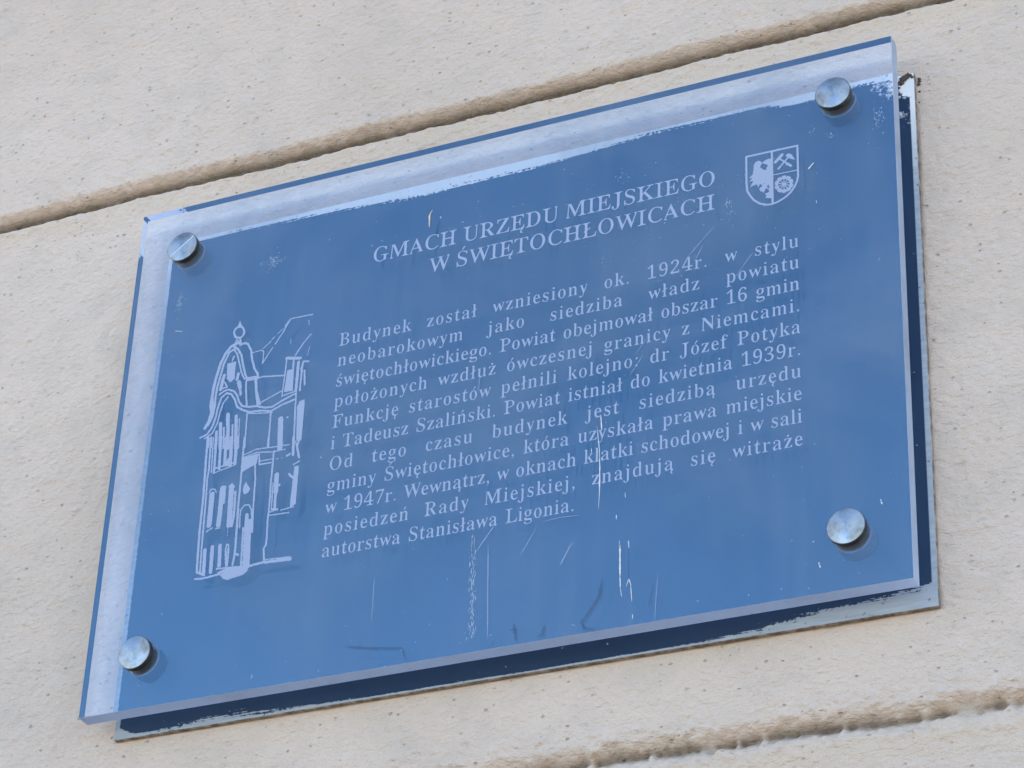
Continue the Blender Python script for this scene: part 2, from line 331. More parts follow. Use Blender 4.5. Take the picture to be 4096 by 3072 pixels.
def axis(a, b, step, lo, hi):
    core = np.arange(a, b + step / 2, step)
    left, right = [], []
    x, s = a, step
    while x > lo: s *= 1.35; x -= s; left.append(max(x, lo))
    x, s = core[-1], step
    while x < hi: s *= 1.35; x += s; right.append(min(x, hi))
    return np.array(left[::-1] + list(core) + right)
def build_wall():
    xs = axis(-0.53, 0.43, 0.00105, -3.2, 3.2)
    ys = axis(-0.37, 0.53, 0.00105, -Z0 - 0.1, 1.6)
    X, Y = np.meshgrid(xs, ys, indexing='ij')
    h = 0.0009 * vnoise(X, Y, 0.09, 1) + 0.00030 * vnoise(X, Y, 0.022, 2) + 0.00030 * vnoise(X, Y * 1.2, 0.0075, 3) + 0.00034 * vnoise(X, Y * 1.3, 0.0040, 4)
    def joint(yc, wob, depth, a, c, rough, seed):
        nonlocal h
        y0 = yc + wob * vnoise(X, X * 0, 0.06, seed) + wob * 0.5 * vnoise(X, Y, 0.012, seed + 1) + 0.0004 * vnoise(X, Y, 0.0060, seed + 5)
        s = Y - y0                       # 0 at the deepest line
        up = np.clip(s / a, 0, 1); lo = np.clip(-s / c, 0, 1)
        prof = np.where(s >= 0, (1 - up) ** 1.7, 1 - lo ** 0.8)
        prof = np.clip(prof, 0, 1)
        band = np.exp(-(s / 0.016) ** 2)
        knob = np.clip(vnoise(X, Y, 0.0058, seed + 2), 0.15, 1) - 0.15
        knob2 = vnoise(X, Y, 0.0034, seed + 3)
        h = h - depth * prof + rough * band * (knob * 1.6 + knob2 * 0.35)
    joint(0.2622, 0.0009, 0.0145, 0.0096, 0.0105, 0.0012, 20)
    joint(-0.2880, 0.0020, 0.0115, 0.0105, 0.0110, 0.0028, 30)
    # pin-head nodules and pits scattered over the render
    n = 2600
    px = RNG.uniform(-0.52, 0.42, n); py = RNG.uniform(-0.36, 0.52, n)
    rr = RNG.uniform(0.0010, 0.0024, n); am = np.where(RNG.uniform(0, 1, n) < 0.85, 1, -0.5) * RNG.uniform(0.0003, 0.0010, n)
    near = np.abs(py - 0.24) < 0.015
    am[near] = np.abs(am[near]) * 1.1
    for k in range(n):
        i0, i1 = np.searchsorted(xs, (px[k] - rr[k] * 2.5, px[k] + rr[k] * 2.5)); j0, j1 = np.searchsorted(ys, (py[k] - rr[k] * 2.5, py[k] + rr[k] * 2.5))
        if i1 <= i0 or j1 <= j0: continue
        dx = (X[i0:i1, j0:j1] - px[k]) / (rr[k] * 1.25); dy = (Y[i0:i1, j0:j1] - py[k]) / rr[k]
        h[i0:i1, j0:j1] += am[k] * np.exp(-(dx * dx + dy * dy))
    # flat seat behind the panel so the render never breaks through it
    seat = (X > BX0 - 0.001) & (X < BX1 + 0.001) & (Y > BY0 - 0.001) & (Y < BY1 + 0.001)
    h = np.where(seat, np.minimum(h, -0.0002), h)
    nx, ny = len(xs), len(ys)
    V = np.stack([X, Y, ZW + h], -1).reshape(-1, 3)
    idx = np.arange(nx * ny).reshape(nx, ny)
    F = np.stack([idx[:-1, :-1], idx[1:, :-1], idx[1:, 1:], idx[:-1, 1:]], -1).reshape(-1, 4)
    # rear and flanks of the wall
    zb = ZW - 0.42
    rim = list(idx[:, 0]) + list(idx[-1, 1:]) + list(idx[-2::-1, -1]) + list(idx[0, -2:0:-1])
    rv = V[rim].copy(); rv[:, 2] = zb
    base = len(V); V = np.concatenate([V, rv]); m_ = len(rim)
    k = np.arange(m_); k2 = (k + 1) % m_; rim = np.array(rim)
    S = np.stack([rim[k2], rim[k], base + k, base + k2], -1)
    cb = len(V); V = np.concatenate([V, [[xs[0], ys[0], zb - 0.01], [xs[-1], ys[0], zb - 0.01], [xs[-1], ys[-1], zb - 0.01], [xs[0], ys[-1], zb - 0.01]]])
    F = np.concatenate([F, S, [[cb + 3, cb + 2, cb + 1, cb]]])
    me = mesh_np('plaster_wall', V, F)
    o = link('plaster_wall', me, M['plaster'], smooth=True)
    o.matrix_world = TURN
    o['label'] = 'cream rendered wall with rough plaster and two horizontal joints behind the blue plaque'
    o['category'] = 'wall'
    return o
wall = build_wall()

# ------------------------------------------------------------------ the plaque
root = bpy.data.objects.new('information_plaque', None)
COL.objects.link(root)
root.empty_display_size = 0.05
root.matrix_world = TURN @ Matrix.Translation((0, 0, ZW))
root['label'] = 'blue glass plaque with pale Polish text, building sketch and crest, held by four steel studs'
root['category'] = 'plaque'
UP = Matrix.Translation((0, 0, -ZW))      # children keep plain plaque coordinates
def part(name, me, mat, parent=root, smooth=False):
    o = link(name, me, mat, parent, smooth)
    if parent is root: o.matrix_local = UP
    return o
def box_bm(x0, x1, y0, y1, z0, z1, bev=0.0, seg=2):
    bm = bmesh.new()
    vs_ = [bm.verts.new(c) for c in ((x0, y0, z0), (x1, y0, z0), (x1, y1, z0), (x0, y1, z0), (x0, y0, z1), (x1, y0, z1), (x1, y1, z1), (x0, y1, z1))]
    fs = [(3, 2, 1, 0), (4, 5, 6, 7), (0, 1, 5, 4), (1, 2, 6, 5), (2, 3, 7, 6), (3, 0, 4, 7)]
    for i, f in enumerate(fs):
        bm.faces.new([vs_[j] for j in f]).material_index = 0 if i == 1 else (1 if i == 0 else 2)
    if bev: 
        for f in bm.faces: pass
        r = bmesh.ops.bevel(bm, geom=list(bm.edges), offset=bev, segments=seg, affect='EDGES')
        for f in r['faces']: f.material_index = 2
    return bm
def done(bm, name):
    me = bpy.data.meshes.new(name); bm.to_mesh(me); bm.free(); return me
panel = part('backing_panel', done(box_bm(BX0, BX1, BY0, BY1, ZW + 0.0001, ZP, 0.0003, 1), 'backing_panel'), [M['panel'], M['pedge'], M['pedge']])
gbm = box_bm(-GW, GW, -GH, GH, -T, 0.0, 0.00025, 1)
for f in gbm.faces:
    f.normal_update()
    if f.normal.y < -0.5 or f.normal.x > 0.5: f.material_index = 3  # lower and right edges: same finish, painted lighter as if lit from inside
glass = part('glass_sheet', done(gbm, 'glass_sheet'), [M['face'], M['back'], M['edge'], M['edge_low']])

def lathe(profile, n=72):
    bm = bmesh.new(); rings = []
    for r, z in profile:
        if r < 1e-6: rings.append([bm.verts.new((0, 0, z))])
        else: rings.append([bm.verts.new((r * math.cos(2 * math.pi * i / n), r * math.sin(2 * math.pi * i / n), z)) for i in range(n)])
    for a, b in zip(rings, rings[1:]):
        if len(a) == 1 and len(b) == 1: continue
        for i in range(n):
            j = (i + 1) % n
            if len(a) == 1: bm.faces.new((a[0], b[i], b[j]))
            elif len(b) == 1: bm.faces.new((a[i], a[j], b[0]))
            else: bm.faces.new((a[i], a[j], b[j], b[i]))
    bmesh.ops.recalc_face_normals(bm, faces=bm.faces)
    return bm
RC = 0.0127
capbm = lathe([(0, 0.0010), (RC - 0.0022, 0.0010), (RC - 0.0022, 0.0014), (RC, 0.0014), (RC, 0.0050), (RC - 0.0004, 0.00535), (RC - 0.0006, 0.0054), (0, 0.0055)])
for f in capbm.faces: f.material_index = 0 if f.calc_center_median().z > 0.0053 else 1  # sides take a darker steel copy, their dark reflection painted in
cap_me = done(capbm, 'cap')
ring_me = done(lathe([(0, 0.0001), (RC - 0.001, 0.0001), (RC - 0.001, 0.0010), (0, 0.0010)]), 'washer')
bar_me = done(lathe([(0, ZP + 0.0001), (RC - 0.0002, ZP + 0.0001), (RC, ZP + 0.0006), (RC, -T - 0.0006), (RC - 0.0004, -T - 0.0001), (0, -T - 0.0001)]), 'barrel')
cx, cy = GW - 0.04183, GH - 0.04116
stud_at = [(-cx, cy, 0.0), (cx, cy, 2.1), (cx + 0.0008, -cy + 0.0006, 4.0), (-cx + 0.0008, -cy, 5.3)]
for me_, mt in ((cap_me, [M['cap'], M['barrel']]), (ring_me, [M['rubber']]), (bar_me, [M['tube']])):
    for m_ in mt: me_.materials.append(m_)
    me_.polygons.foreach_set('use_smooth', [True] * len(me_.polygons))
    me_.set_sharp_from_angle(angle=math.radians(30))
studs = []
for x, y, a in stud_at:
    s = bpy.data.objects.new('standoff_stud', None); COL.objects.link(s); s.empty_display_size = 0.01
    s.parent = root; s.matrix_local = UP @ Matrix.Translation((x, y, 0)) @ Matrix.Rotation(a, 4, 'Z')
    for nm, me_ in (('cap', cap_me), ('washer', ring_me), ('barrel', bar_me)):
        o = bpy.data.objects.new(nm, me_); COL.objects.link(o); o.parent = s
    studs.append(s)
studs[0]['label'] = 'steel stud with a bright scratch straight across its cap'

# ------------------------------------------------------------------ lettering
D = json.loads(r'''{"S":[[0.86,[[-198.5,82.5],[-198.8,84.5],[-199.7,86.3],[-201.1,87.7],[-202.7,88.4],[-204.4,88.4],[-205.8,87.7],[-206.8,86.3],[-207.1,84.5],[-206.8,82.6],[-205.9,80.8],[-204.5,79.4],[-202.8,78.6],[-201.2,78.6],[-199.8,79.4],[-198.8,80.7],[-198.5,82.5]]],[0.6,[[-203.9,78.7],[-205.6,73.3]]],[0.73,[[-201.6,78.2],[-200.2,73.5]]],[0.8,[[-203.1,76.4],[-201.4,73.1]]],[1.26,[[-202.9,74.2],[-208.3,72.5],[-212.6,67.0],[-215.9,59.2],[-218.0,49.6],[-219.5,40.7],[-219.9,31.6],[-220.5,24.7],[-219.1,18.1],[-220.5,11.4],[-223.3,5.7]]],[0.93,[[-203.9,70.1],[-209.2,67.7],[-213.1,58.5],[-214.8,48.9],[-216.6,39.4],[-217.1,31.0],[-216.8,22.5],[-218.0,14.3],[-220.8,7.9]]],[0.86,[[-206.1,72.0],[-202.4,69.0],[-198.6,62.4],[-196.5,53.4],[-194.1,45.8],[-191.9,41.0]]],[0.66,[[-205.9,69.8],[-202.6,64.8],[-199.6,55.5],[-197.4,47.9],[-194.4,41.6]]],[0.86,[[-200.6,71.8],[-197.2,72.9],[-194.3,71.5],[-190.9,65.0],[-189.5,57.5],[-186.5,48.3],[-183.3,43.3],[-182.6,39.6]]],[0.93,[[-192.7,41.3],[-183.7,41.0]]],[0.66,[[-191.8,39.4],[-182.9,39.3],[-178.8,39.9],[-160.9,37.0]]],[0.73,[[-192.5,39.7],[-191.8,31.1],[-190.0,18.1]]],[1.13,[[-184.6,39.4],[-183.2,29.2],[-180.8,16.8]]],[0.66,[[-182.9,29.2],[-178.9,16.4]]],[0.8,[[-213.8,32.4],[-210.5,34.5],[-206.5,35.0],[-202.1,32.7],[-198.9,28.5],[-197.0,23.1],[-193.8,18.2],[-188.8,16.5],[-181.9,15.7],[-174.9,12.8],[-168.7,12.1],[-160.3,15.9],[-150.5,19.3]]],[0.8,[[-226.3,-1.5],[-220.6,0.3],[-217.1,5.8],[-215.1,13.0],[-214.0,21.9],[-212.0,29.2],[-208.2,32.2],[-203.9,30.6],[-200.6,25.3],[-197.9,18.4],[-192.7,14.5],[-187.0,11.7],[-178.8,11.2],[-169.1,8.7],[-161.3,11.9],[-150.7,14.5]]],[0.66,[[-222.4,-2.9],[-216.5,0.1],[-213.2,7.7],[-212.0,15.9],[-210.1,23.9],[-206.5,28.7]]],[1.13,[[-219.7,30.2],[-218.2,19.3],[-219.8,11.2]]],[0.46,[[-188.9,10.8],[-178.6,9.0],[-168.2,7.2]]],[0.53,[[-178.7,17.8],[-161.1,24.4]]],[1.39,[[-211.6,48.2],[-212.7,42.8],[-213.4,36.5]]],[1.33,[[-199.8,47.0],[-200.3,42.2]]],[1.72,[[-198.7,39.7],[-197.2,35.1]]],[0.99,[[-197.2,35.1],[-196.0,28.5]]],[0.73,[[-204.9,63.1],[-206.2,59.5]]],[0.66,[[-210.7,42.3],[-208.1,37.5],[-212.9,37.1]]],[0.43,[[-189.3,62.8],[-182.5,63.4],[-180.2,61.8],[-180.0,51.8],[-175.3,60.0]]],[0.4,[[-181.2,64.2],[-174.8,69.2]]],[0.4,[[-174.2,70.8],[-171.4,73.0]]],[0.33,[[-169.8,74.5],[-166.0,77.9]]],[0.5,[[-171.1,66.2],[-165.1,75.5],[-160.5,85.2],[-151.6,85.3],[-142.0,84.9]]],[0.8,[[-163.8,79.9],[-160.9,83.9]]],[0.4,[[-180.6,51.2],[-172.9,63.7]]],[0.53,[[-153.4,52.2],[-147.4,61.5],[-141.9,68.0]]],[0.33,[[-144.7,80.8],[-144.0,76.4]]],[0.27,[[-158.2,67.5],[-158.1,63.2]]],[0.27,[[-142.0,57.4],[-143.1,49.9]]],[1.19,[[-160.3,51.5],[-148.7,48.9]]],[0.53,[[-160.1,50.9],[-160.6,34.1],[-161.3,19.6],[-150.7,21.4]]],[0.8,[[-154.3,48.2],[-153.5,22.7]]],[1.19,[[-150.1,45.8],[-150.1,22.0]]],[0.8,[[-146.6,43.6],[-147.0,21.3]]],[0.73,[[-141.9,44.7],[-146.1,45.6],[-147.4,38.2]]],[0.73,[[-144.5,37.5],[-143.3,25.4]]],[0.66,[[-150.0,28.9],[-149.3,8.0],[-147.8,-25.2]]],[2.19,[[-160.5,0.3],[-158.9,-24.3]]],[0.73,[[-155.4,0.4],[-154.9,0.7]]],[0.66,[[-188.9,10.9],[-188.1,-17.6]]],[0.66,[[-169.2,6.7],[-168.5,-21.6]]],[1.66,[[-204.9,13.6],[-204.4,5.9]]],[1.46,[[-204.1,5.8],[-201.9,-15.4]]],[1.39,[[-197.8,10.7],[-195.5,-16.7]]],[0.46,[[-195.0,8.0],[-193.2,-17.2]]],[1.46,[[-210.4,7.1],[-208.5,-14.0]]],[1.13,[[-213.1,0.8],[-212.5,-13.2]]],[0.73,[[-200.1,3.6],[-198.4,-16.1]]],[0.8,[[-207.2,3.0],[-205.7,-14.6]]],[0.86,[[-218.9,-3.9],[-218.7,-11.2]]],[0.4,[[-216.5,-3.0],[-216.0,-11.8]]],[0.94,[[-219.8,-2.6],[-219.4,-21.5],[-218.6,-40.3],[-218.1,-55.2],[-218.2,-80.8],[-216.9,-112.0]]],[0.72,[[-217.2,-3.1],[-216.0,-29.7],[-216.5,-39.2],[-215.8,-55.6],[-215.1,-88.6],[-214.2,-113.9]]],[0.51,[[-215.2,-3.6],[-213.7,-32.8]]],[1.01,[[-212.5,-4.1],[-211.5,-32.4]]],[1.16,[[-208.7,-4.9],[-207.5,-31.4]]],[1.3,[[-204.3,-5.9],[-203.4,-28.5]]],[1.45,[[-199.7,-6.8],[-198.6,-30.2]]],[1.3,[[-195.4,-7.7],[-194.8,-29.9]]],[0.47,[[-212.1,-34.0],[-195.1,-30.7]]],[1.45,[[-200.6,-25.4],[-200.9,-29.0]]],[0.72,[[-210.5,-30.1],[-195.8,-28.6]]],[0.8,[[-189.0,-9.1],[-188.9,-24.0],[-188.5,-42.7],[-188.5,-64.7],[-187.9,-82.9],[-187.3,-101.0]]],[0.87,[[-188.1,-68.4],[-187.5,-93.8],[-187.3,-104.6],[-188.3,-112.2]]],[0.94,[[-187.4,-103.1],[-184.7,-105.1]]],[0.8,[[-169.0,-13.2],[-169.0,-21.1]]],[0.47,[[-187.9,-23.7],[-178.2,-21.0],[-164.2,-22.1],[-151.7,-22.8]]],[0.47,[[-187.3,-25.5],[-177.2,-23.8],[-164.5,-26.1],[-154.4,-26.0]]],[0.65,[[-175.4,-25.3],[-174.5,-34.4],[-165.2,-34.7]]],[0.43,[[-174.2,-31.7],[-164.7,-31.8]]],[0.94,[[-152.7,-31.8],[-150.5,-30.6]]],[0.51,[[-160.9,-32.5],[-159.6,-32.6]]],[0.43,[[-156.8,-32.6],[-156.2,-32.5]]],[0.51,[[-163.4,-26.7],[-163.5,-25.6]]],[0.72,[[-163.5,-25.6],[-163.5,-36.6],[-163.6,-51.3],[-163.0,-69.7],[-163.4,-80.4],[-162.7,-94.9],[-162.8,-101.3],[-164.4,-103.9],[-162.9,-114.8]]],[0.72,[[-178.1,-33.7],[-176.7,-45.0],[-176.1,-67.1],[-175.0,-89.0]]],[1.08,[[-148.4,-17.5],[-147.7,-31.8]]],[0.87,[[-143.3,-18.6],[-145.0,-25.7],[-142.5,-35.1]]],[0.51,[[-146.5,-20.9],[-143.4,-33.4]]],[0.54,[[-146.6,-40.1],[-142.0,-38.2]]],[0.87,[[-149.4,-47.2],[-146.3,-50.6]]],[1.88,[[-159.4,-45.6],[-158.9,-59.6]]],[1.08,[[-158.9,-59.6],[-158.6,-74.2]]],[0.51,[[-161.8,-51.7],[-161.1,-73.7]]],[0.87,[[-156.5,-54.4],[-156.4,-55.0]]],[0.47,[[-163.5,-75.5],[-157.1,-74.4]]],[0.47,[[-153.4,-75.5],[-143.5,-74.6]]],[0.47,[[-162.5,-77.9],[-146.7,-78.6]]],[0.87,[[-159.7,-73.2],[-156.4,-74.2]]],[0.54,[[-185.5,-83.4],[-186.1,-74.6],[-185.9,-68.8],[-183.3,-65.5],[-179.6,-66.1],[-177.3,-70.5],[-176.4,-77.9],[-175.9,-85.2]]],[1.59,[[-180.6,-74.2],[-179.9,-91.7],[-178.8,-113.3]]],[1.59,[[-177.9,-79.1],[-177.0,-95.8],[-175.9,-115.9]]],[0.72,[[-182.7,-83.9],[-181.3,-114.3]]],[0.47,[[-213.5,-49.5],[-212.3,-46.9],[-209.3,-47.5],[-207.9,-50.2]]],[2.17,[[-211.1,-51.4],[-210.9,-63.9],[-210.8,-76.4]]],[0.58,[[-212.3,-81.2],[-208.1,-79.1]]],[2.02,[[-203.0,-47.9],[-203.0,-65.5],[-203.1,-77.8]]],[1.3,[[-201.2,-47.5],[-201.0,-60.0]]],[0.54,[[-205.1,-80.4],[-201.8,-80.3]]],[2.17,[[-195.5,-49.4],[-194.8,-67.1],[-194.4,-79.5]]],[0.94,[[-192.0,-53.0],[-191.2,-73.6],[-192.1,-80.7]]],[0.72,[[-197.5,-47.9],[-195.6,-46.0],[-193.4,-48.7]]],[0.22,[[-195.1,-81.6],[-194.8,-88.1]]],[1.45,[[-212.0,-96.0],[-211.2,-114.4]]],[1.52,[[-206.2,-94.6],[-205.4,-114.8]]],[1.52,[[-200.0,-94.7],[-199.0,-111.0]]],[0.58,[[-193.5,-112.7],[-195.2,-99.5],[-194.7,-94.8],[-193.3,-95.2],[-192.4,-100.1],[-192.3,-112.2]]],[0.51,[[-193.8,-98.4],[-193.1,-112.1]]],[0.8,[[-217.6,-118.0],[-211.1,-118.7],[-198.2,-117.7]]],[1.01,[[-199.0,-116.7],[-192.0,-114.4],[-175.4,-115.7],[-164.0,-114.7],[-141.9,-115.7]]],[0.47,[[-163.1,-112.8],[-142.2,-114.3]]],[0.47,[[-162.5,-115.6],[-142.0,-116.9]]],[0.65,[[-200.8,-113.1],[-185.6,-114.2]]],[1.01,[[-216.5,-112.9],[-210.7,-116.0]]]],"P":[[[-203.1,93.8],[-200.4,87.7],[-204.7,88.7]],[[-210.2,57.9],[-202.6,58.3],[-202.9,50.5],[-202.5,43.4],[-206.0,40.9],[-209.2,44.8]],[[-158.8,40.7],[-154.5,41.2],[-154.1,22.5],[-159.9,22.4]],[[-146.2,12.1],[-142.5,12.8],[-141.9,10.8],[-141.9,-21.0],[-146.1,-21.0],[-148.0,7.7]],[[-188.0,-25.9],[-176.2,-25.0],[-176.6,-33.2],[-181.9,-35.1],[-188.3,-37.9]],[[-145.5,-41.9],[-142.1,-41.8],[-141.9,-72.7],[-146.3,-75.0],[-146.5,-69.3],[-146.0,-54.9]],[[-184.1,-46.3],[-181.9,-49.9],[-180.0,-53.2],[-181.3,-55.9],[-184.5,-56.7],[-186.1,-53.4],[-185.6,-49.9]],[[-197.7,-118.3],[-193.4,-114.8],[-182.6,-115.4],[-174.6,-115.1],[-175.7,-119.2],[-179.1,-121.7],[-191.1,-123.5],[-194.9,-121.8]]],"CS":[[0.74,[[193.1,136.5],[230.4,136.0],[230.5,110.4],[229.7,106.4],[228.0,102.3],[225.1,98.2],[221.1,95.0],[215.9,92.6],[211.6,91.7],[207.4,92.2],[202.8,94.3],[198.6,98.2],[195.4,103.3],[193.6,107.5],[193.1,114.5],[193.1,136.5]]],[0.78,[[211.8,136.4],[211.9,92.2]]],[0.39,[[212.4,115.9],[229.9,115.4]]],[1.16,[[214.3,126.3],[219.2,131.2]]],[0.6,[[217.3,128.4],[225.4,120.5]]],[0.95,[[222.8,122.7],[225.4,120.3]]],[0.6,[[223.9,128.2],[216.4,120.2]]],[0.81,[[217.6,121.4],[216.4,120.2]]],[0.85,[[225.2,105.4],[225.1,104.3],[224.7,103.2],[224.1,102.3],[223.3,101.5],[222.4,101.0],[221.3,100.8],[220.2,100.8],[219.1,101.0],[218.1,101.5],[217.1,102.3],[216.4,103.2],[215.8,104.3],[215.4,105.5],[215.3,106.7],[215.5,107.8],[215.9,108.9],[216.5,109.8],[217.3,110.6],[218.2,111.1],[219.3,111.3],[220.4,111.3],[221.5,111.1],[222.5,110.5],[223.4,109.8],[224.2,108.9],[224.8,107.8],[225.1,106.6],[225.2,105.4]]],[0.71,[[220.7,106.0],[220.1,105.7]]],[0.35,[[220.3,106.0],[224.9,103.9]]],[0.35,[[220.3,106.0],[223.2,101.5]]],[0.35,[[220.3,106.0],[220.3,100.8]]],[0.35,[[220.3,106.0],[217.4,102.1]]],[0.35,[[220.3,106.0],[215.6,104.9]]],[0.35,[[220.3,106.0],[215.6,108.2]]],[0.35,[[220.3,106.0],[217.4,110.6]]],[0.35,[[220.3,106.0],[220.3,111.3]]],[0.35,[[220.3,106.0],[223.2,110.0]]],[0.35,[[220.3,106.0],[224.9,107.2]]],[1.02,[[226.0,104.2],[225.6,102.8]]],[1.02,[[224.3,101.0],[223.1,100.3]]],[1.02,[[221.0,99.8],[219.6,99.9]]],[1.02,[[217.4,100.9],[216.3,101.9]]],[1.02,[[215.0,104.0],[214.5,105.5]]],[1.02,[[214.5,107.9],[215.0,109.3]]],[1.02,[[216.3,111.1],[217.4,111.8]]],[1.02,[[219.6,112.4],[221.0,112.2]]],[1.02,[[223.1,111.2],[224.3,110.2]]],[1.02,[[225.6,108.1],[226.0,106.6]]]],"CP":[[[221.6,129.9],[223.6,131.3],[226.2,129.8],[228.6,124.6],[226.1,125.7],[223.9,127.4],[222.6,128.7]]],"EG":[[212.1,129.8],[209.4,130.5],[207.1,130.0],[205.1,128.8],[204.6,128.0],[207.1,126.3],[208.8,125.7],[208.5,124.2],[207.7,122.9],[207.7,121.6],[206.1,121.8],[204.4,123.4],[203.1,124.9],[203.8,126.6],[204.6,128.0],[204.1,129.2],[202.5,130.6],[200.9,130.7],[199.4,129.6],[198.5,127.7],[198.3,123.9],[197.6,120.2],[195.0,117.7],[197.4,117.2],[195.2,114.9],[198.1,114.6],[195.7,110.2],[199.7,110.9],[200.9,111.0],[201.5,107.9],[203.0,110.8],[204.9,108.7],[203.0,107.7],[202.3,106.4],[203.6,104.2],[204.4,104.3],[205.5,102.5],[206.2,104.2],[207.5,106.2],[209.2,104.6],[209.5,102.6],[207.8,101.9],[206.3,102.1],[207.6,99.7],[206.5,98.5],[209.1,97.2],[210.7,97.0],[212.0,97.4]],"EH":[[[207.8,107.6],[209.2,108.8],[209.9,105.5],[209.2,105.4]],[[205.8,110.6],[206.3,111.1],[206.5,109.9],[205.9,109.8]]],"SC":[[0.55,[[88.3,-49.8],[89.3,-62.0]]],[0.35,[[85.7,-57.6],[87.9,-76.5],[89.0,-102.1],[88.3,-121.7]]],[0.55,[[88.5,-85.7],[88.7,-109.3]]],[0.3,[[82.0,-74.3],[82.4,-78.1]]],[0.3,[[107.0,-112.9],[107.4,-117.5]]],[0.45,[[101.2,-128.7],[101.3,-132.3]]],[0.3,[[103.7,-148.3],[103.9,-151.7]]],[0.8,[[104.2,-151.7],[104.7,-175.0]]],[0.6,[[104.7,-175.0],[105.1,-183.3]]],[0.3,[[105.1,-183.3],[106.1,-190.0]]],[0.5,[[110.2,-149.5],[110.6,-155.4]]],[0.35,[[109.2,-183.2],[110.9,-177.8],[112.3,-182.1],[113.3,-194.9]]],[0.35,[[114.0,-203.6],[114.0,-207.3]]],[0.3,[[110.9,-177.8],[109.7,-181.2]]],[0.5,[[-48.9,153.6],[-51.4,148.9],[-50.6,138.3]]],[0.6,[[-50.8,150.7],[-50.8,141.2]]],[0.5,[[280.8,-152.4],[281.1,-154.5]]],[0.9,[[281.2,-154.5],[281.7,-156.4]]],[0.5,[[239.4,-189.5],[239.6,-191.6]]],[1.0,[[239.8,-191.6],[240.2,-193.7]]],[0.3,[[-258.9,97.3],[-251.7,95.2]]],[0.4,[[-125.0,-38.2],[-124.0,-40.3]]],[0.5,[[235.6,-174.8],[236.6,-174.0]]],[0.6,[[237.9,113.5],[242.2,118.1]]],[0.35,[[243.1,86.7],[243.7,83.5]]]],"FN":[[0.35,[[13.7,-119.3],[0.1,-138.1]]],[0.3,[[69.8,-143.6],[62.2,-159.8]]],[0.25,[[-74.8,-143.1],[-74.9,-175.5]]],[0.2,[[44.5,-126.9],[33.0,-146.8]]],[0.2,[[74.5,-124.2],[60.7,-123.2],[48.5,-124.2]]],[0.25,[[-3.1,1.4],[-4.2,-11.8]]],[0.2,[[119.0,-8.7],[109.7,-22.7]]],[0.2,[[72.2,-143.5],[62.5,-157.5]]],[0.2,[[131.2,-178.2],[129.3,-211.9]]],[0.3,[[9.3,-133.9],[12.1,-204.6]]],[0.2,[[162.2,71.0],[156.0,58.4]]],[0.2,[[197.9,55.1],[182.4,34.4]]],[0.2,[[170.0,83.3],[148.1,60.3]]],[0.2,[[123.5,6.7],[112.7,-8.1]]]],"DK":[[0.7,[[-93.7,-191.9],[-78.2,-195.6],[-50.1,-200.7],[-47.0,-209.8]]],[0.9,[[30.6,-196.3],[32.7,-209.0]]],[0.6,[[27.8,-200.5],[33.5,-200.9]]],[0.7,[[52.8,-201.0],[51.0,-208.0],[47.5,-209.1]]],[0.6,[[17.6,-206.4],[15.3,-210.1]]],[0.8,[[92.9,-173.7],[90.6,-187.2],[83.7,-197.4],[78.8,-203.9],[80.8,-208.3],[87.9,-210.3]]],[0.4,[[128.2,-185.8],[125.3,-201.5]]],[0.5,[[-41.5,142.6],[-43.9,133.8],[-44.0,126.2]]]],"STK":[[-2.7,-124.7],[0.2,-201.0]],"patch":[[-179.3,141.2],[-257.2,124.4],[-184.1,136.9],[289.2,144.2],[255.3,138.8],[241.1,144.8],[179.5,100.7],[181.0,91.3],[87.4,71.6],[100.5,143.4]]}''')
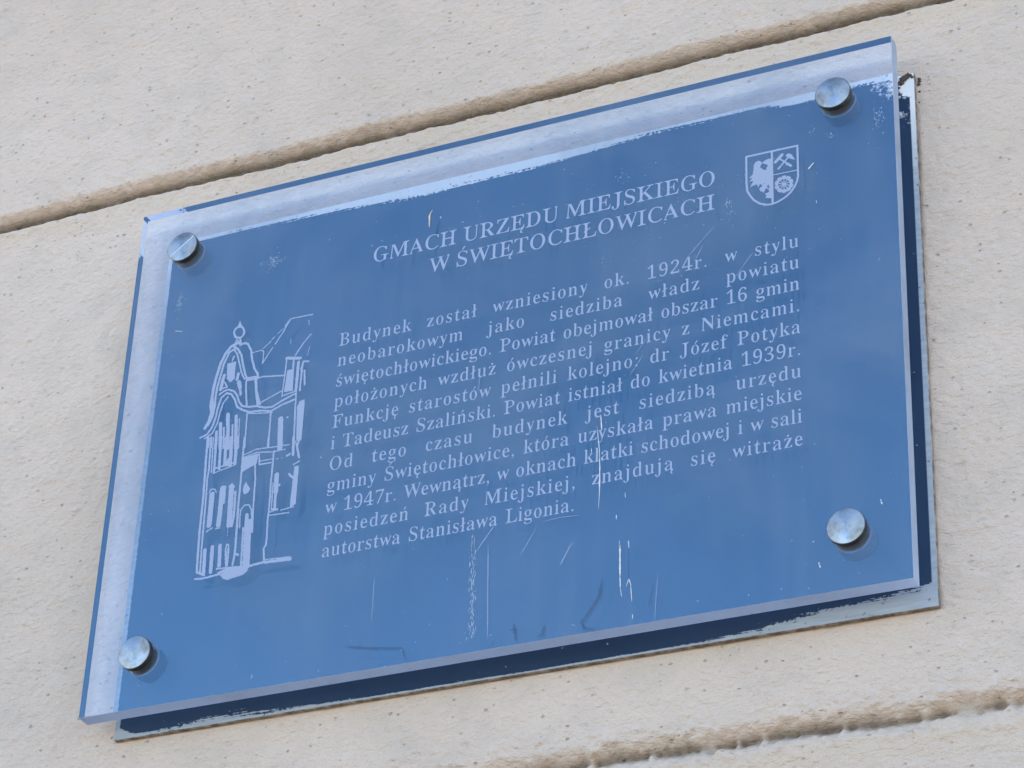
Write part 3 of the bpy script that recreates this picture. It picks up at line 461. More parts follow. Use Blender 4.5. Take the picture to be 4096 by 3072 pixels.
GLY = json.loads(r'''{"A":[650,[[25,0,24,30,14,31,38,42,61,52,71,76,73,111,307,694,311,688,560,124,572,89,578,58,604,46,632,32,660,27,660,25,341,25,341,27,386,32,425,40,448,66,445,96,431,130,401,202,154,197,117,105,114,97,112,88,110,78,100,69,109,44,143,32,184,27,152,27,152,0],[169,239,384,244,278,488]]],"B":[659,[[24,0,24,26,54,29,78,36,100,43,110,61,123,89,139,121,139,549,138,578,122,599,110,618,99,637,76,645,53,651,23,653,23,678,328,678,407,666,465,636,506,608,537,588,555,560,561,522,557,491,546,466,526,446,500,430,467,406,417,371,480,334,520,305,551,281,574,258,588,230,592,196,589,159,578,127,560,100,534,76,509,58,480,38,445,18,403,4,354,0],[243,375,280,375,317,377,349,381,374,390,394,404,415,419,434,443,448,475,452,514,448,559,432,595,409,619,383,633,356,642,322,646,294,643,264,638,243,619,242,583],[330,36,369,40,402,50,430,67,450,87,466,116,476,150,479,191,475,233,461,268,441,295,418,314,393,326,365,336,333,342,294,344,243,344,242,95,250,62,274,44,301,39]]],"C":[697,[[382,-14,343,-10,307,-3,273,8,241,24,212,42,186,63,162,87,141,112,123,139,107,168,93,199,83,232,76,266,72,302,70,340,72,377,76,413,83,447,94,479,107,510,123,539,141,566,162,592,186,615,212,637,242,657,274,673,309,685,346,691,386,693,422,691,460,683,502,672,547,654,561,645,581,627,604,634,616,666,616,651,647,648,647,504,617,501,611,495,598,530,584,564,568,596,539,614,500,630,466,647,432,657,395,660,339,652,291,627,248,585,213,522,191,439,183,337,191,241,214,162,251,102,297,62,351,40,414,33,444,36,474,43,503,53,533,66,562,84,589,105,614,130,617,135,646,108,630,87,589,50,544,21,494,1,440,-11]]],"D":[738,[[30,0,30,26,58,29,79,35,99,41,108,55,122,80,138,110,138,558,122,593,106,621,96,638,74,645,51,651,22,653,22,678,330,678,388,676,440,666,486,649,525,627,559,601,588,573,612,543,631,510,646,473,657,433,664,388,666,340,658,242,634,163,592,101,531,50,448,14,340,0],[331,36,377,41,417,53,455,73,488,104,508,131,525,163,537,201,546,244,551,290,553,341,546,438,523,517,487,576,441,615,390,637,332,645,300,642,274,635,268,622,258,599,243,574,243,106,258,81,267,59,273,45,300,39]]],"E":[658,[[21,1,21,25,53,27,77,33,98,41,109,57,124,84,140,115,140,550,124,588,109,619,99,637,76,645,53,651,24,653,24,678,591,678,591,514,567,513,562,519,551,556,538,591,514,614,479,625,440,633,396,639,345,641,317,640,297,638,280,635,272,624,259,604,244,579,244,366,288,366,330,367,368,371,395,391,404,418,413,446,422,477,429,514,452,514,452,176,428,176,423,213,416,244,408,271,400,296,390,323,367,333,336,328,308,330,276,331,244,331,243,98,253,63,278,46,298,45,318,42,343,41,378,42,410,45,440,49,468,54,503,63,534,79,558,105,572,130,585,155,599,183,611,207,635,207,595,1]]],"F":[602,[[23,9,23,26,54,30,78,38,101,45,110,63,123,91,139,124,139,559,123,591,108,618,97,634,75,641,52,648,21,653,21,678,583,678,583,514,558,513,554,514,544,548,534,578,518,603,493,620,463,629,438,634,409,638,378,641,342,642,316,641,298,640,283,637,257,634,240,620,242,594,243,368,283,368,324,369,363,372,391,392,400,420,408,448,417,479,423,516,448,516,448,176,424,176,418,217,409,251,400,280,391,309,364,329,324,332,281,333,243,333,243,119,242,95,259,77,275,60,287,43,312,35,330,30,354,27,382,26,382,9]]],"G":[756,[[399,-15,357,-13,317,-6,281,6,247,22,217,40,190,62,165,85,144,110,125,137,109,166,96,197,86,230,78,265,74,302,72,341,74,379,78,414,86,448,96,480,109,511,125,540,143,567,164,592,187,616,214,638,243,657,274,673,308,685,345,691,383,693,415,692,447,687,481,680,515,669,549,654,563,646,579,631,598,633,608,654,615,673,615,652,648,647,648,504,617,501,614,488,603,517,592,545,581,573,553,600,520,617,490,635,460,649,430,657,398,660,342,652,294,628,250,586,216,523,193,440,186,339,188,287,194,239,204,195,218,156,236,122,257,94,291,60,328,38,367,24,410,19,444,21,470,28,492,38,513,52,530,75,536,105,536,191,541,225,525,248,493,256,472,263,446,269,410,271,410,295,745,295,745,271,716,269,694,263,675,257,667,243,652,220,638,192,640,38,620,25,572,26,528,17,488,-7,444,-13]]],"H":[779,[[23,0,23,26,54,29,78,36,100,43,109,60,123,87,139,119,139,565,123,594,108,619,99,635,77,642,54,649,24,653,24,678,360,678,360,653,337,651,319,647,304,643,283,637,273,621,259,596,243,565,243,373,537,373,537,565,521,596,508,621,498,637,477,643,462,647,443,651,420,653,420,678,755,678,755,653,724,649,701,642,680,636,671,620,657,595,641,565,641,119,657,89,669,62,678,44,701,36,725,29,755,26,755,0,420,0,420,26,450,29,474,35,495,42,506,58,521,86,537,119,537,329,243,329,243,119,259,87,273,60,282,43,305,36,329,29,360,26,360,0]]],"I":[388,[[20,0,20,26,50,31,74,38,95,44,128,52,146,76,140,111,140,577,145,610,128,632,97,639,78,645,53,650,20,653,20,678,364,678,364,653,332,650,308,645,289,639,259,632,241,610,244,577,244,114,260,86,273,62,283,45,306,38,322,34,342,29,366,26,366,0]]],"J":[492,[[162,-97,131,-95,107,-79,86,-59,67,-47,50,-34,37,-19,26,-2,20,15,18,34,20,51,25,64,33,72,50,76,67,78,85,79,100,73,111,61,115,41,113,25,105,8,98,-11,102,-27,122,-53,156,-60,188,-55,213,-40,228,-23,238,2,245,31,248,546,248,574,231,594,219,613,208,633,183,641,165,646,144,650,118,653,118,678,468,678,468,653,445,650,427,647,411,642,387,635,378,616,368,596,352,575,352,546,353,133,348,67,334,15,309,-24,274,-55,226,-83]]],"K":[760,[[24,0,24,26,55,29,79,36,101,43,110,60,124,87,140,119,140,565,124,594,110,619,100,636,78,643,55,650,25,653,25,678,361,678,361,653,338,651,320,647,305,643,284,637,274,621,260,596,244,565,251,341,478,556,501,582,517,603,526,625,515,643,481,650,433,653,433,678,723,678,723,653,710,653,681,650,650,641,615,628,576,612,544,579,513,537,384,407,676,58,703,46,724,36,746,29,773,26,773,13,418,13,418,26,438,26,456,27,469,28,479,31,501,36,520,52,515,82,492,113,316,334,258,295,244,119,260,87,274,60,283,43,306,36,330,29,361,26,361,0]]],"L":[635,[[23,1,23,26,54,29,78,36,100,43,109,60,123,87,139,119,139,565,123,595,108,620,98,636,77,643,54,650,24,653,24,678,372,678,372,653,347,652,327,650,310,646,288,639,257,629,240,614,242,590,243,565,243,122,242,89,250,62,274,49,297,45,318,42,348,41,383,42,414,45,443,49,470,54,505,65,535,84,557,113,570,139,583,167,596,197,608,222,631,222,594,1]]],"M":[944,[[66,0,65,28,51,29,75,36,97,43,110,59,112,86,112,118,130,570,145,603,126,626,99,637,79,644,64,648,45,651,22,653,22,641,259,639,457,199,669,678,919,678,919,653,890,649,868,642,846,634,820,622,806,597,807,564,807,127,807,99,823,79,834,60,843,41,866,34,888,29,918,26,918,0,589,0,589,26,611,29,629,32,644,36,668,43,677,61,688,79,704,98,704,124,692,599,429,0,425,5,168,589,157,119,156,85,159,56,174,41,196,34,220,28,207,27,207,0]]],"N":[735,[[610,-8,169,538,159,117,159,85,159,58,170,42,192,35,216,29,206,28,206,0,69,0,69,28,58,29,81,34,102,41,115,57,113,76,113,95,113,117,121,584,95,623,68,639,54,646,42,650,67,649,68,648,223,654,572,234,582,562,582,594,582,620,571,636,549,643,534,647,516,650,535,651,535,678,672,678,672,651,683,650,660,643,638,637,627,620,628,593,628,561,628,-16]]],"O":[782,[[388,-16,352,-14,317,-8,284,2,254,17,225,35,200,55,176,77,155,100,136,125,120,152,105,180,93,210,84,240,77,272,73,305,72,339,74,373,78,406,84,437,93,468,105,497,119,525,136,552,155,578,177,602,200,624,226,645,255,663,287,677,321,687,357,692,395,694,431,692,466,686,499,676,529,661,557,644,583,624,606,602,627,579,646,554,662,528,677,500,689,470,698,439,705,407,709,374,710,339,709,305,705,272,698,241,689,210,677,180,662,152,646,126,627,100,605,76,582,54,555,34,527,15,495,1,461,-9,425,-14],[394,18,447,27,492,51,533,93,567,155,589,238,596,339,594,391,588,439,579,483,565,522,548,556,528,585,497,618,462,641,426,655,387,660,335,651,289,627,248,585,215,523,193,440,185,339,187,287,193,239,203,196,217,157,234,123,254,94,285,60,319,37,355,23]]],"P":[622,[[23,0,23,26,54,29,78,36,100,43,109,60,123,87,139,119,139,565,123,594,108,619,99,635,77,642,54,649,24,653,24,678,318,678,366,677,408,670,442,655,469,639,488,628,515,612,536,594,554,574,568,551,576,524,578,494,575,460,565,430,549,405,526,381,504,365,477,348,445,329,406,313,360,307,243,306,243,119,259,87,273,60,282,43,305,36,329,29,360,26,360,0],[243,342,300,342,345,346,381,355,412,370,434,388,451,415,462,450,466,490,463,529,454,563,439,591,419,611,391,628,359,638,322,642,297,640,274,635,250,622,242,595]]],"R":[704,[[23,0,23,26,54,29,78,36,100,43,109,60,123,87,139,119,139,565,123,594,108,619,99,635,77,642,54,649,24,653,24,678,323,678,371,677,414,670,452,657,483,638,508,620,529,606,557,587,576,564,588,534,592,498,588,466,577,439,560,416,535,396,505,372,437,339,626,63,651,47,672,36,690,29,712,26,673,26,673,19,515,17,311,323,243,316,243,119,259,87,273,60,282,43,305,36,329,29,360,26,360,0],[243,348,303,345,343,330,374,340,396,369,421,381,445,399,465,425,477,460,481,500,472,556,447,598,413,623,377,637,334,642,301,639,275,634,269,621,258,600,243,575]]],"S":[581,[[65,-16,65,235,93,235,103,194,114,156,124,121,136,89,158,67,191,50,222,35,256,25,293,22,328,26,358,36,385,52,407,73,422,100,431,134,430,171,415,208,388,240,349,264,256,310,216,331,183,351,156,372,135,393,120,415,109,438,101,465,96,494,94,530,99,564,109,594,125,622,146,647,172,668,203,683,238,691,275,694,296,693,318,691,342,687,366,682,392,674,419,664,433,658,439,654,450,647,471,660,469,655,504,652,504,517,474,515,469,511,457,545,445,578,425,606,397,624,370,639,343,652,317,659,289,662,257,659,230,650,207,636,188,617,174,594,167,566,166,537,172,510,187,484,208,462,236,443,268,425,364,379,392,366,416,352,436,339,453,325,471,307,485,289,494,269,501,248,507,225,511,198,512,170,509,143,502,118,492,94,478,71,461,50,441,31,417,14,388,1,357,-8,323,-13,286,-15,261,-14,236,-12,211,-7,187,2,165,11,148,19,135,26,124,44,107,41,101,14,97,0,91,-16]]],"T":[630,[[137,0,137,26,169,28,194,35,217,42,228,60,244,87,260,119,260,645,222,645,185,642,151,635,118,625,90,608,71,580,59,547,49,512,46,511,20,511,20,668,608,668,608,511,583,510,576,525,562,571,537,608,498,629,452,640,400,645,364,645,364,119,380,86,395,58,406,41,429,34,454,28,488,26,488,0]]],"U":[733,[[369,-16,318,-10,274,4,239,21,210,40,187,60,169,83,155,112,144,146,138,186,136,232,137,565,121,594,106,619,97,635,75,642,52,649,22,653,22,678,358,678,358,653,335,651,316,647,301,643,280,637,270,621,257,596,241,565,242,207,245,164,254,125,269,92,290,67,316,50,344,39,374,33,409,32,463,38,506,56,540,84,565,124,579,175,584,237,584,563,584,593,583,619,571,635,548,642,523,649,530,650,530,678,665,678,666,649,679,648,657,640,635,633,626,616,629,591,629,563,629,270,627,221,622,176,613,137,601,102,585,73,566,48,537,24,504,5,464,-8,419,-15]]],"W":[910,[[278,-12,81,597,71,619,46,631,26,639,4,648,-23,653,-23,655,269,655,269,653,242,650,221,644,188,636,172,614,183,592,188,571,195,547,317,216,461,529,453,604,430,631,400,641,384,646,365,650,341,653,341,662,654,662,654,653,616,649,579,640,558,616,561,592,569,567,691,235,805,550,812,572,816,590,821,606,818,629,803,643,780,649,781,651,781,678,897,678,898,648,902,645,877,632,866,616,863,591,856,565,664,-16,661,-12,485,472,283,-16]]],"Z":[658,[[30,15,41,9,434,633,319,640,278,638,241,634,209,628,180,620,153,605,134,580,124,556,113,531,102,503,94,492,71,493,88,666,605,666,594,667,205,50,356,43,396,45,433,49,467,56,499,65,529,80,551,104,567,136,581,169,594,204,603,226,626,226,602,15]]],"a":[512,[[379,-15,347,5,331,30,317,62,270,29,240,12,203,21,171,12,142,-13,110,-10,92,14,80,38,66,52,57,71,55,94,59,119,58,149,81,162,115,174,131,204,160,230,198,251,244,268,318,286,318,360,312,388,300,410,282,424,264,432,244,438,220,440,184,436,161,426,146,406,142,390,152,372,161,356,162,344,159,329,149,318,134,312,115,312,97,314,82,318,72,331,70,352,72,369,79,385,90,400,106,414,125,427,145,449,171,467,205,472,241,474,290,466,327,446,355,429,376,417,393,400,404,377,411,348,413,312,411,93,412,69,422,52,438,47,453,50,464,54,461,52,475,29,465,16,438,-1,409,-12],[224,48,241,53,259,61,287,67,316,86,318,255,253,238,219,219,190,195,167,165,154,125,161,76,189,51]]],"b":[537,[[87,-17,87,578,87,608,80,631,63,641,39,649,47,651,48,678,183,678,189,409,232,441,262,458,294,466,329,466,360,458,388,447,412,431,434,410,452,385,466,356,474,332,480,306,484,277,485,247,484,212,480,180,472,150,462,121,449,94,434,70,416,48,395,28,372,10,346,-4,317,-12,286,-15,253,-11,220,-1,189,19,152,52,76,-13],[272,21,304,26,332,41,355,69,369,100,380,139,386,185,389,238,387,283,382,321,372,354,358,381,335,405,306,417,274,418,252,413,216,415,187,402,182,365,182,100,201,55,235,30]]],"c":[437,[[232,-3,198,4,168,15,140,32,121,48,104,67,89,88,76,111,66,137,58,164,54,192,52,223,53,256,57,287,65,316,76,344,89,370,105,394,124,416,146,437,171,454,198,467,228,473,260,475,293,468,320,454,342,441,361,429,380,411,392,390,395,365,391,347,379,340,366,336,352,329,329,329,315,342,310,374,310,380,311,387,311,396,308,405,295,427,276,438,252,442,221,435,195,417,172,386,154,340,146,279,146,236,150,196,158,161,171,129,188,103,213,77,241,61,272,53,304,53,330,59,356,69,380,85,393,96,414,78,392,52,357,24,318,5,276,-3]]],"d":[551,[[208,-7,177,0,150,12,126,29,105,51,87,77,72,108,64,133,58,160,54,189,53,219,54,254,58,287,64,317,73,345,85,370,98,393,113,413,130,430,156,448,185,461,217,468,250,468,280,459,308,442,349,411,356,599,344,628,319,643,303,648,285,652,302,652,302,678,452,678,450,111,451,76,470,55,498,47,491,45,490,15,493,15,457,11,418,5,374,4,365,5,356,67,309,26,280,4,246,-7],[255,41,278,47,301,62,324,70,353,80,362,106,356,365,351,401,322,415,285,414,259,419,228,417,201,404,180,378,167,350,158,315,153,275,151,228,152,183,157,143,165,109,178,81,199,55,226,42]]],"e":[448,[[229,-2,195,4,165,16,137,32,119,48,103,66,89,88,76,112,66,138,59,168,55,199,53,234,65,264,58,296,54,326,74,349,86,373,100,395,117,416,135,435,164,456,197,469,234,474,275,470,310,457,338,436,362,409,377,385,388,358,397,328,410,296,421,258,421,247,150,246,156,176,175,120,207,81,249,60,297,57,326,65,353,79,378,100,384,107,407,86,398,70,370,40,337,18,303,4,267,-2],[151,286,317,286,317,320,312,359,304,391,292,414,278,430,261,439,240,442,209,434,183,410,162,366,152,304]]],"f":[318,[[22,0,22,24,44,27,59,32,74,37,101,45,110,58,101,81,101,109,101,413,24,413,24,461,101,461,101,525,103,559,111,588,123,612,141,632,163,649,188,667,220,684,259,692,295,679,323,661,345,649,362,633,372,615,376,595,372,572,362,559,348,555,333,554,317,553,304,558,295,567,292,582,294,599,302,619,304,622,305,629,306,637,300,644,288,656,268,660,242,656,223,642,211,627,203,606,198,581,197,461,303,461,303,413,197,413,197,96,191,65,204,44,231,36,249,30,269,26,297,24,297,0]]],"g":[487,[[217,-209,171,-207,132,-201,100,-190,75,-174,51,-153,36,-133,31,-111,46,-95,74,-83,132,-46,79,2,68,24,52,49,38,69,47,90,76,94,110,94,126,128,159,172,118,198,90,224,71,251,59,281,55,316,57,342,65,365,77,386,93,405,113,423,136,442,164,460,197,471,234,474,263,473,291,465,316,451,344,444,435,451,435,401,381,395,399,360,409,332,412,303,410,279,403,257,393,237,378,219,361,203,340,188,316,173,289,159,256,153,245,153,234,154,222,155,211,156,187,153,168,141,152,125,139,103,142,75,170,57,209,54,261,54,298,54,330,51,357,48,380,43,405,34,423,22,434,8,440,-10,444,-30,451,-55,455,-87,448,-116,431,-143,405,-167,377,-183,344,-194,307,-202,264,-207],[234,185,256,188,275,197,293,213,308,239,316,273,319,314,314,356,315,393,302,417,274,430,256,439,234,442,213,439,195,430,177,414,161,390,152,356,148,314,152,273,161,239,177,214,193,196,212,187],[239,-173,294,-170,337,-161,368,-146,388,-125,398,-97,396,-69,379,-47,359,-38,334,-34,305,-32,136,-32,116,-57,108,-85,100,-108,105,-127,120,-143,140,-155,166,-165,198,-171]]],"h":[567,[[27,0,27,24,52,28,74,35,95,51,102,82,101,595,96,626,77,643,53,650,63,652,63,678,197,678,203,391,250,430,285,452,322,467,362,474,402,455,430,428,452,406,465,368,469,314,468,82,474,52,493,35,517,28,495,28,494,0,348,0,348,24,308,24,334,29,361,47,374,81,373,323,372,350,367,373,357,392,333,407,302,408,272,399,230,392,194,362,196,82,201,52,220,35,244,28,268,24,268,0]]],"i":[295,[[150,564,136,566,124,570,114,578,106,588,101,600,100,614,101,628,106,640,114,650,125,659,136,663,150,665,164,663,175,659,186,650,194,640,199,628,200,614,199,600,194,589,185,578,175,570,163,566],[27,0,27,24,52,29,75,35,95,51,102,82,102,376,99,410,81,428,55,433,65,434,66,461,198,462,197,82,201,52,220,35,244,29,268,24,268,0]]],"j":[312,[[158,566,144,568,132,572,122,580,114,590,110,602,108,616,110,630,114,642,123,652,133,661,145,665,158,667,172,665,184,660,194,652,202,642,207,630,209,616,207,603,203,591,194,581,184,572,172,568],[53,-209,28,-207,9,-194,-8,-178,-24,-168,-38,-157,-50,-146,-58,-133,-63,-119,-65,-104,-63,-85,-50,-78,-36,-74,-22,-68,-5,-68,9,-73,18,-83,21,-98,20,-108,13,-122,5,-138,8,-151,22,-169,46,-174,75,-169,96,-152,107,-132,114,-108,117,-80,118,373,112,409,91,427,65,434,71,436,71,462,214,462,214,-31,212,-70,204,-101,192,-128,174,-149,151,-166,125,-184,93,-201]]],"k":[534,[[26,0,26,24,52,29,75,35,95,51,102,82,101,593,100,626,82,644,56,649,64,650,66,677,197,678,203,245,338,369,358,392,370,416,363,430,340,434,311,437,345,437,345,462,475,462,475,434,486,433,458,424,429,412,406,391,316,299,506,44,535,30,560,24,560,11,314,11,314,24,323,24,352,27,372,47,373,67,361,84,229,267,194,217,196,82,201,52,220,35,244,29,268,24,268,0]]],"l":[297,[[27,0,27,24,52,29,75,35,95,51,102,82,102,593,100,625,83,643,56,650,65,651,65,678,198,678,197,82,201,52,220,35,244,29,268,24,268,0]]],"m":[825,[[73,0,72,28,52,28,74,35,94,51,101,82,101,378,97,409,78,426,53,434,62,435,63,462,191,462,199,387,248,429,282,450,317,466,353,474,393,454,420,430,442,413,461,377,501,420,529,442,559,455,590,466,622,474,662,455,689,429,711,406,723,368,727,314,727,82,731,52,750,35,774,28,753,28,752,0,608,0,607,28,586,28,609,35,628,52,633,82,633,323,631,350,627,373,616,392,593,407,563,407,534,399,497,390,461,362,460,82,464,52,483,35,507,28,486,28,485,0,342,0,341,28,321,28,344,35,363,52,368,82,367,323,370,350,366,373,352,392,328,407,298,407,267,398,230,388,196,358,195,82,198,52,217,36,241,29,219,29,218,0]]],"n":[567,[[27,0,27,24,52,28,74,35,95,51,102,82,101,378,97,409,78,426,53,434,63,435,63,462,192,462,200,391,250,431,284,452,321,467,362,474,402,455,430,428,452,406,465,368,469,314,468,82,474,52,493,35,517,28,495,28,494,0,348,0,348,24,308,24,334,29,361,47,374,81,373,323,372,350,367,373,357,392,333,407,302,408,272,399,235,388,198,358,196,82,201,52,220,35,244,28,268,24,268,0]]],"o":[501,[[251,-15,219,-13,189,-6,163,8,140,26,120,45,102,66,87,89,75,114,65,141,58,168,53,198,52,229,53,261,58,291,65,319,75,346,87,371,102,393,120,414,140,434,163,451,189,465,218,472,250,474,282,472,311,465,337,452,360,434,380,415,397,395,412,372,425,347,435,321,442,292,447,262,448,229,447,197,442,166,435,138,425,111,412,87,397,64,380,43,360,24,338,7,312,-6,283,-13],[251,17,276,22,298,34,317,55,328,71,336,93,342,119,347,151,350,188,351,229,349,279,345,322,337,357,328,385,316,406,296,427,275,440,251,445,225,440,203,427,184,406,172,385,163,357,156,322,152,279,150,230,151,189,154,152,159,120,166,93,174,71,184,55,204,34,226,22]]],"p":[553,[[26,-207,26,-184,46,-181,61,-175,81,-169,98,-155,102,-130,101,-95,104,363,102,391,94,414,78,425,55,433,61,435,62,462,188,462,196,385,238,428,268,453,304,466,343,467,374,459,401,447,426,430,447,408,464,382,478,351,486,325,492,298,496,269,497,238,496,204,492,173,486,143,478,116,463,82,445,54,423,30,398,12,370,0,338,-7,304,-7,272,2,244,20,203,54,197,-86,197,-112,196,-135,204,-154,227,-168,248,-175,268,-181,294,-183,294,-207],[291,40,321,42,349,55,371,81,384,110,393,144,398,184,400,230,399,274,394,313,386,347,375,375,354,401,327,415,296,416,267,407,228,394,195,358,195,95,225,61,262,49]]],"r":[428,[[27,0,27,24,52,29,75,35,95,51,102,82,101,376,97,411,79,428,55,433,64,434,65,461,193,462,202,370,236,404,263,420,292,430,312,441,330,449,347,451,368,450,384,446,396,438,403,427,399,412,395,397,397,380,394,367,385,358,369,354,353,355,344,359,335,370,323,385,304,394,282,392,260,380,221,370,198,353,199,319,198,287,197,81,209,50,232,35,249,31,269,26,294,24,294,0]]],"s":[429,[[225,-15,197,-12,164,-5,129,9,120,13,105,26,85,18,76,2,53,17,53,127,83,128,90,118,103,82,125,55,154,38,181,26,209,22,232,24,251,29,268,38,287,58,297,88,294,121,276,152,243,175,169,212,139,229,115,247,98,265,86,284,79,305,77,328,77,355,82,380,90,403,104,426,122,447,146,463,176,472,210,475,227,474,247,471,270,465,296,458,307,455,312,452,320,444,335,451,343,463,363,451,363,354,336,353,328,363,316,394,296,415,271,428,247,438,222,441,194,437,172,426,155,410,145,386,145,358,157,333,171,319,188,307,208,296,275,263,304,246,326,230,342,213,352,194,358,170,363,141,365,109,360,81,350,55,334,32,313,13,288,-3,259,-12]]],"t":[340,[[184,-14,148,-11,129,11,118,34,105,48,98,73,96,107,95,416,30,416,30,446,72,461,109,477,132,505,148,535,162,574,178,605,192,631,205,631,205,462,309,462,309,415,192,415,191,121,194,91,205,66,226,55,249,57,272,65,291,83,300,99,325,86,310,58,284,28,255,5,222,-10]]],"u":[558,[[195,-15,160,6,136,28,115,40,105,57,97,81,93,110,91,145,92,370,90,405,71,425,43,433,52,435,53,462,188,462,188,108,195,80,212,59,237,50,263,51,292,58,324,67,358,92,363,370,359,406,339,426,312,434,319,435,319,462,459,462,456,103,457,68,480,52,509,49,500,47,500,18,502,18,465,14,426,7,382,4,373,3,366,69,322,38,301,20,276,7,250,-4,224,-13]]],"w":[647,[[202,-11,46,403,32,418,12,426,-2,432,24,430,26,440,164,440,164,434,189,435,177,431,154,427,141,413,147,401,150,390,153,380,157,369,235,178,325,354,322,404,305,423,285,431,270,436,294,436,295,425,436,425,438,432,446,432,424,413,417,404,419,397,420,390,422,384,487,200,569,381,574,397,579,411,576,423,566,431,551,435,551,437,551,462,642,462,642,437,645,435,627,426,617,409,610,385,447,-14,451,-12,341,306,202,-14]]],"y":[447,[[78,-185,59,-184,43,-179,29,-171,18,-159,10,-144,8,-126,17,-111,30,-99,38,-88,54,-83,69,-84,81,-89,90,-98,93,-114,93,-116,93,-119,92,-124,93,-132,106,-148,127,-150,140,-143,154,-131,170,-110,182,-90,193,-66,199,-48,204,-29,219,-3,81,384,71,406,49,417,34,425,24,429,12,435,-5,437,-7,437,-7,444,241,444,241,437,217,435,202,431,175,427,160,412,168,400,171,391,174,383,178,375,264,167,343,359,348,374,352,387,354,398,358,409,355,423,342,431,325,436,326,436,326,462,422,462,423,434,427,433,406,422,397,407,394,385,383,362,238,-35,229,-69,216,-97,204,-122,193,-143,176,-165,159,-181,137,-182,115,-180,98,-184]]],"z":[436,[[19,10,29,16,269,423,191,428,157,425,129,419,104,408,88,387,76,357,68,344,41,345,48,454,409,454,399,438,168,42,227,37,270,40,306,47,336,60,357,85,372,119,382,134,407,133,397,11]]],"1":[559,[[97,7,97,51,179,51,204,52,234,57,254,79,255,117,245,628,200,594,176,571,154,552,134,537,117,529,101,527,87,535,66,544,66,555,75,574,71,588,65,587,89,593,114,604,140,619,168,639,197,664,266,718,353,718,353,117,346,82,364,59,400,52,429,51,510,51,510,7]]],"2":[559,[[35,16,37,101,187,250,217,280,243,309,266,335,286,360,308,391,326,422,341,452,352,483,359,517,362,553,358,591,346,622,327,645,305,658,283,665,259,667,226,664,197,651,172,627,158,601,151,569,152,532,157,533,138,535,116,542,84,533,66,536,65,563,61,589,63,607,70,625,81,642,97,658,118,673,143,689,166,701,193,711,224,718,259,720,301,716,338,706,368,690,393,674,414,659,435,639,451,616,460,589,463,557,462,538,458,518,452,499,444,478,433,455,418,430,405,408,389,385,370,361,348,335,328,312,306,289,281,263,255,237,226,209,123,100,364,94,386,95,410,99,429,112,440,133,447,155,451,177,454,171,473,171,469,16]]],"3":[559,[[243,-4,208,-3,176,1,148,8,124,17,97,30,76,45,61,60,50,76,44,93,42,110,46,129,48,149,64,151,88,146,99,153,111,155,108,146,117,111,139,84,168,67,200,57,236,54,258,55,280,59,301,65,322,75,342,89,360,109,374,136,382,169,385,208,378,249,357,283,327,309,299,321,271,333,241,343,204,342,188,342,188,396,208,395,251,395,284,409,311,436,336,465,353,502,360,547,358,584,346,616,327,640,304,656,279,665,252,667,229,665,207,659,188,648,171,632,158,611,151,587,149,561,153,535,159,547,133,548,108,554,78,548,64,553,64,577,58,597,63,622,78,645,105,668,125,681,150,695,180,708,216,717,257,720,297,716,333,706,363,691,389,675,410,659,433,640,449,618,459,592,462,561,460,533,453,509,442,487,426,465,407,444,385,424,361,405,326,380,358,363,383,350,406,335,428,319,447,302,464,284,477,263,484,237,487,206,485,171,479,141,468,115,454,93,437,73,417,55,394,39,369,24,340,12,309,3,277,-2]]],"4":[559,[[180,11,180,51,208,51,230,52,250,55,271,58,305,65,321,88,315,124,314,191,13,191,14,246,298,713,412,714,412,247,540,247,540,191,412,191,411,124,405,88,421,65,455,58,476,55,496,52,518,51,531,51,531,11],[79,248,314,247,314,427,314,457,315,488,315,521,316,554,318,586,309,622,289,606,280,588,269,567,256,546,244,524,233,504,223,488,216,476]]],"6":[559,[[293,-4,258,-1,226,8,197,22,171,39,148,59,127,84,110,113,95,146,85,176,78,210,72,246,69,287,70,330,80,369,80,407,76,444,83,480,91,513,101,544,114,574,128,601,145,626,163,648,185,668,208,686,235,701,264,712,296,719,330,720,369,714,401,702,426,689,445,678,461,667,473,656,481,643,485,629,486,615,494,596,478,591,454,590,445,578,422,571,392,569,398,557,402,578,400,600,391,630,372,653,348,666,321,669,292,665,264,653,239,632,216,602,200,572,187,537,176,497,169,452,168,395,202,408,220,416,240,424,264,430,292,433,324,432,365,424,400,409,429,391,454,369,474,342,489,310,497,274,500,231,498,193,493,158,483,126,469,96,451,70,429,46,403,27,372,10,335,-1],[296,50,322,54,347,66,369,88,384,112,394,143,401,179,403,221,401,261,395,296,384,325,368,348,343,368,316,378,287,381,268,378,249,373,228,364,190,360,162,342,165,273,170,224,178,181,189,144,204,113,232,77,263,57]]],"7":[559,[[173,10,440,618,166,621,131,614,110,590,105,555,102,544,74,543,78,698,526,699,523,666,246,13]]],"9":[559,[[227,-5,190,-3,159,3,134,13,114,25,98,39,86,54,78,70,73,86,71,103,75,120,92,123,107,124,120,132,119,130,130,102,148,78,172,61,200,51,232,48,275,55,313,78,346,119,371,177,387,252,389,347,356,325,337,310,314,298,289,289,262,284,231,284,192,291,159,304,130,322,105,344,85,370,71,401,62,438,59,482,60,514,65,545,72,573,82,599,95,623,110,644,128,663,149,681,173,695,200,707,231,715,264,718,299,716,331,708,360,695,386,678,410,658,430,634,448,605,464,572,473,542,481,509,487,472,490,432,487,388,486,349,488,311,483,274,477,238,469,204,459,173,447,143,433,116,417,91,398,68,377,48,353,30,327,15,297,4,264,-3],[274,341,297,345,317,354,334,365,363,368,389,377,397,407,394,464,389,508,381,546,371,579,357,606,332,639,302,657,270,663,241,659,214,646,190,622,175,597,165,566,158,529,156,488,161,433,177,390,203,360,236,344]]]}''')
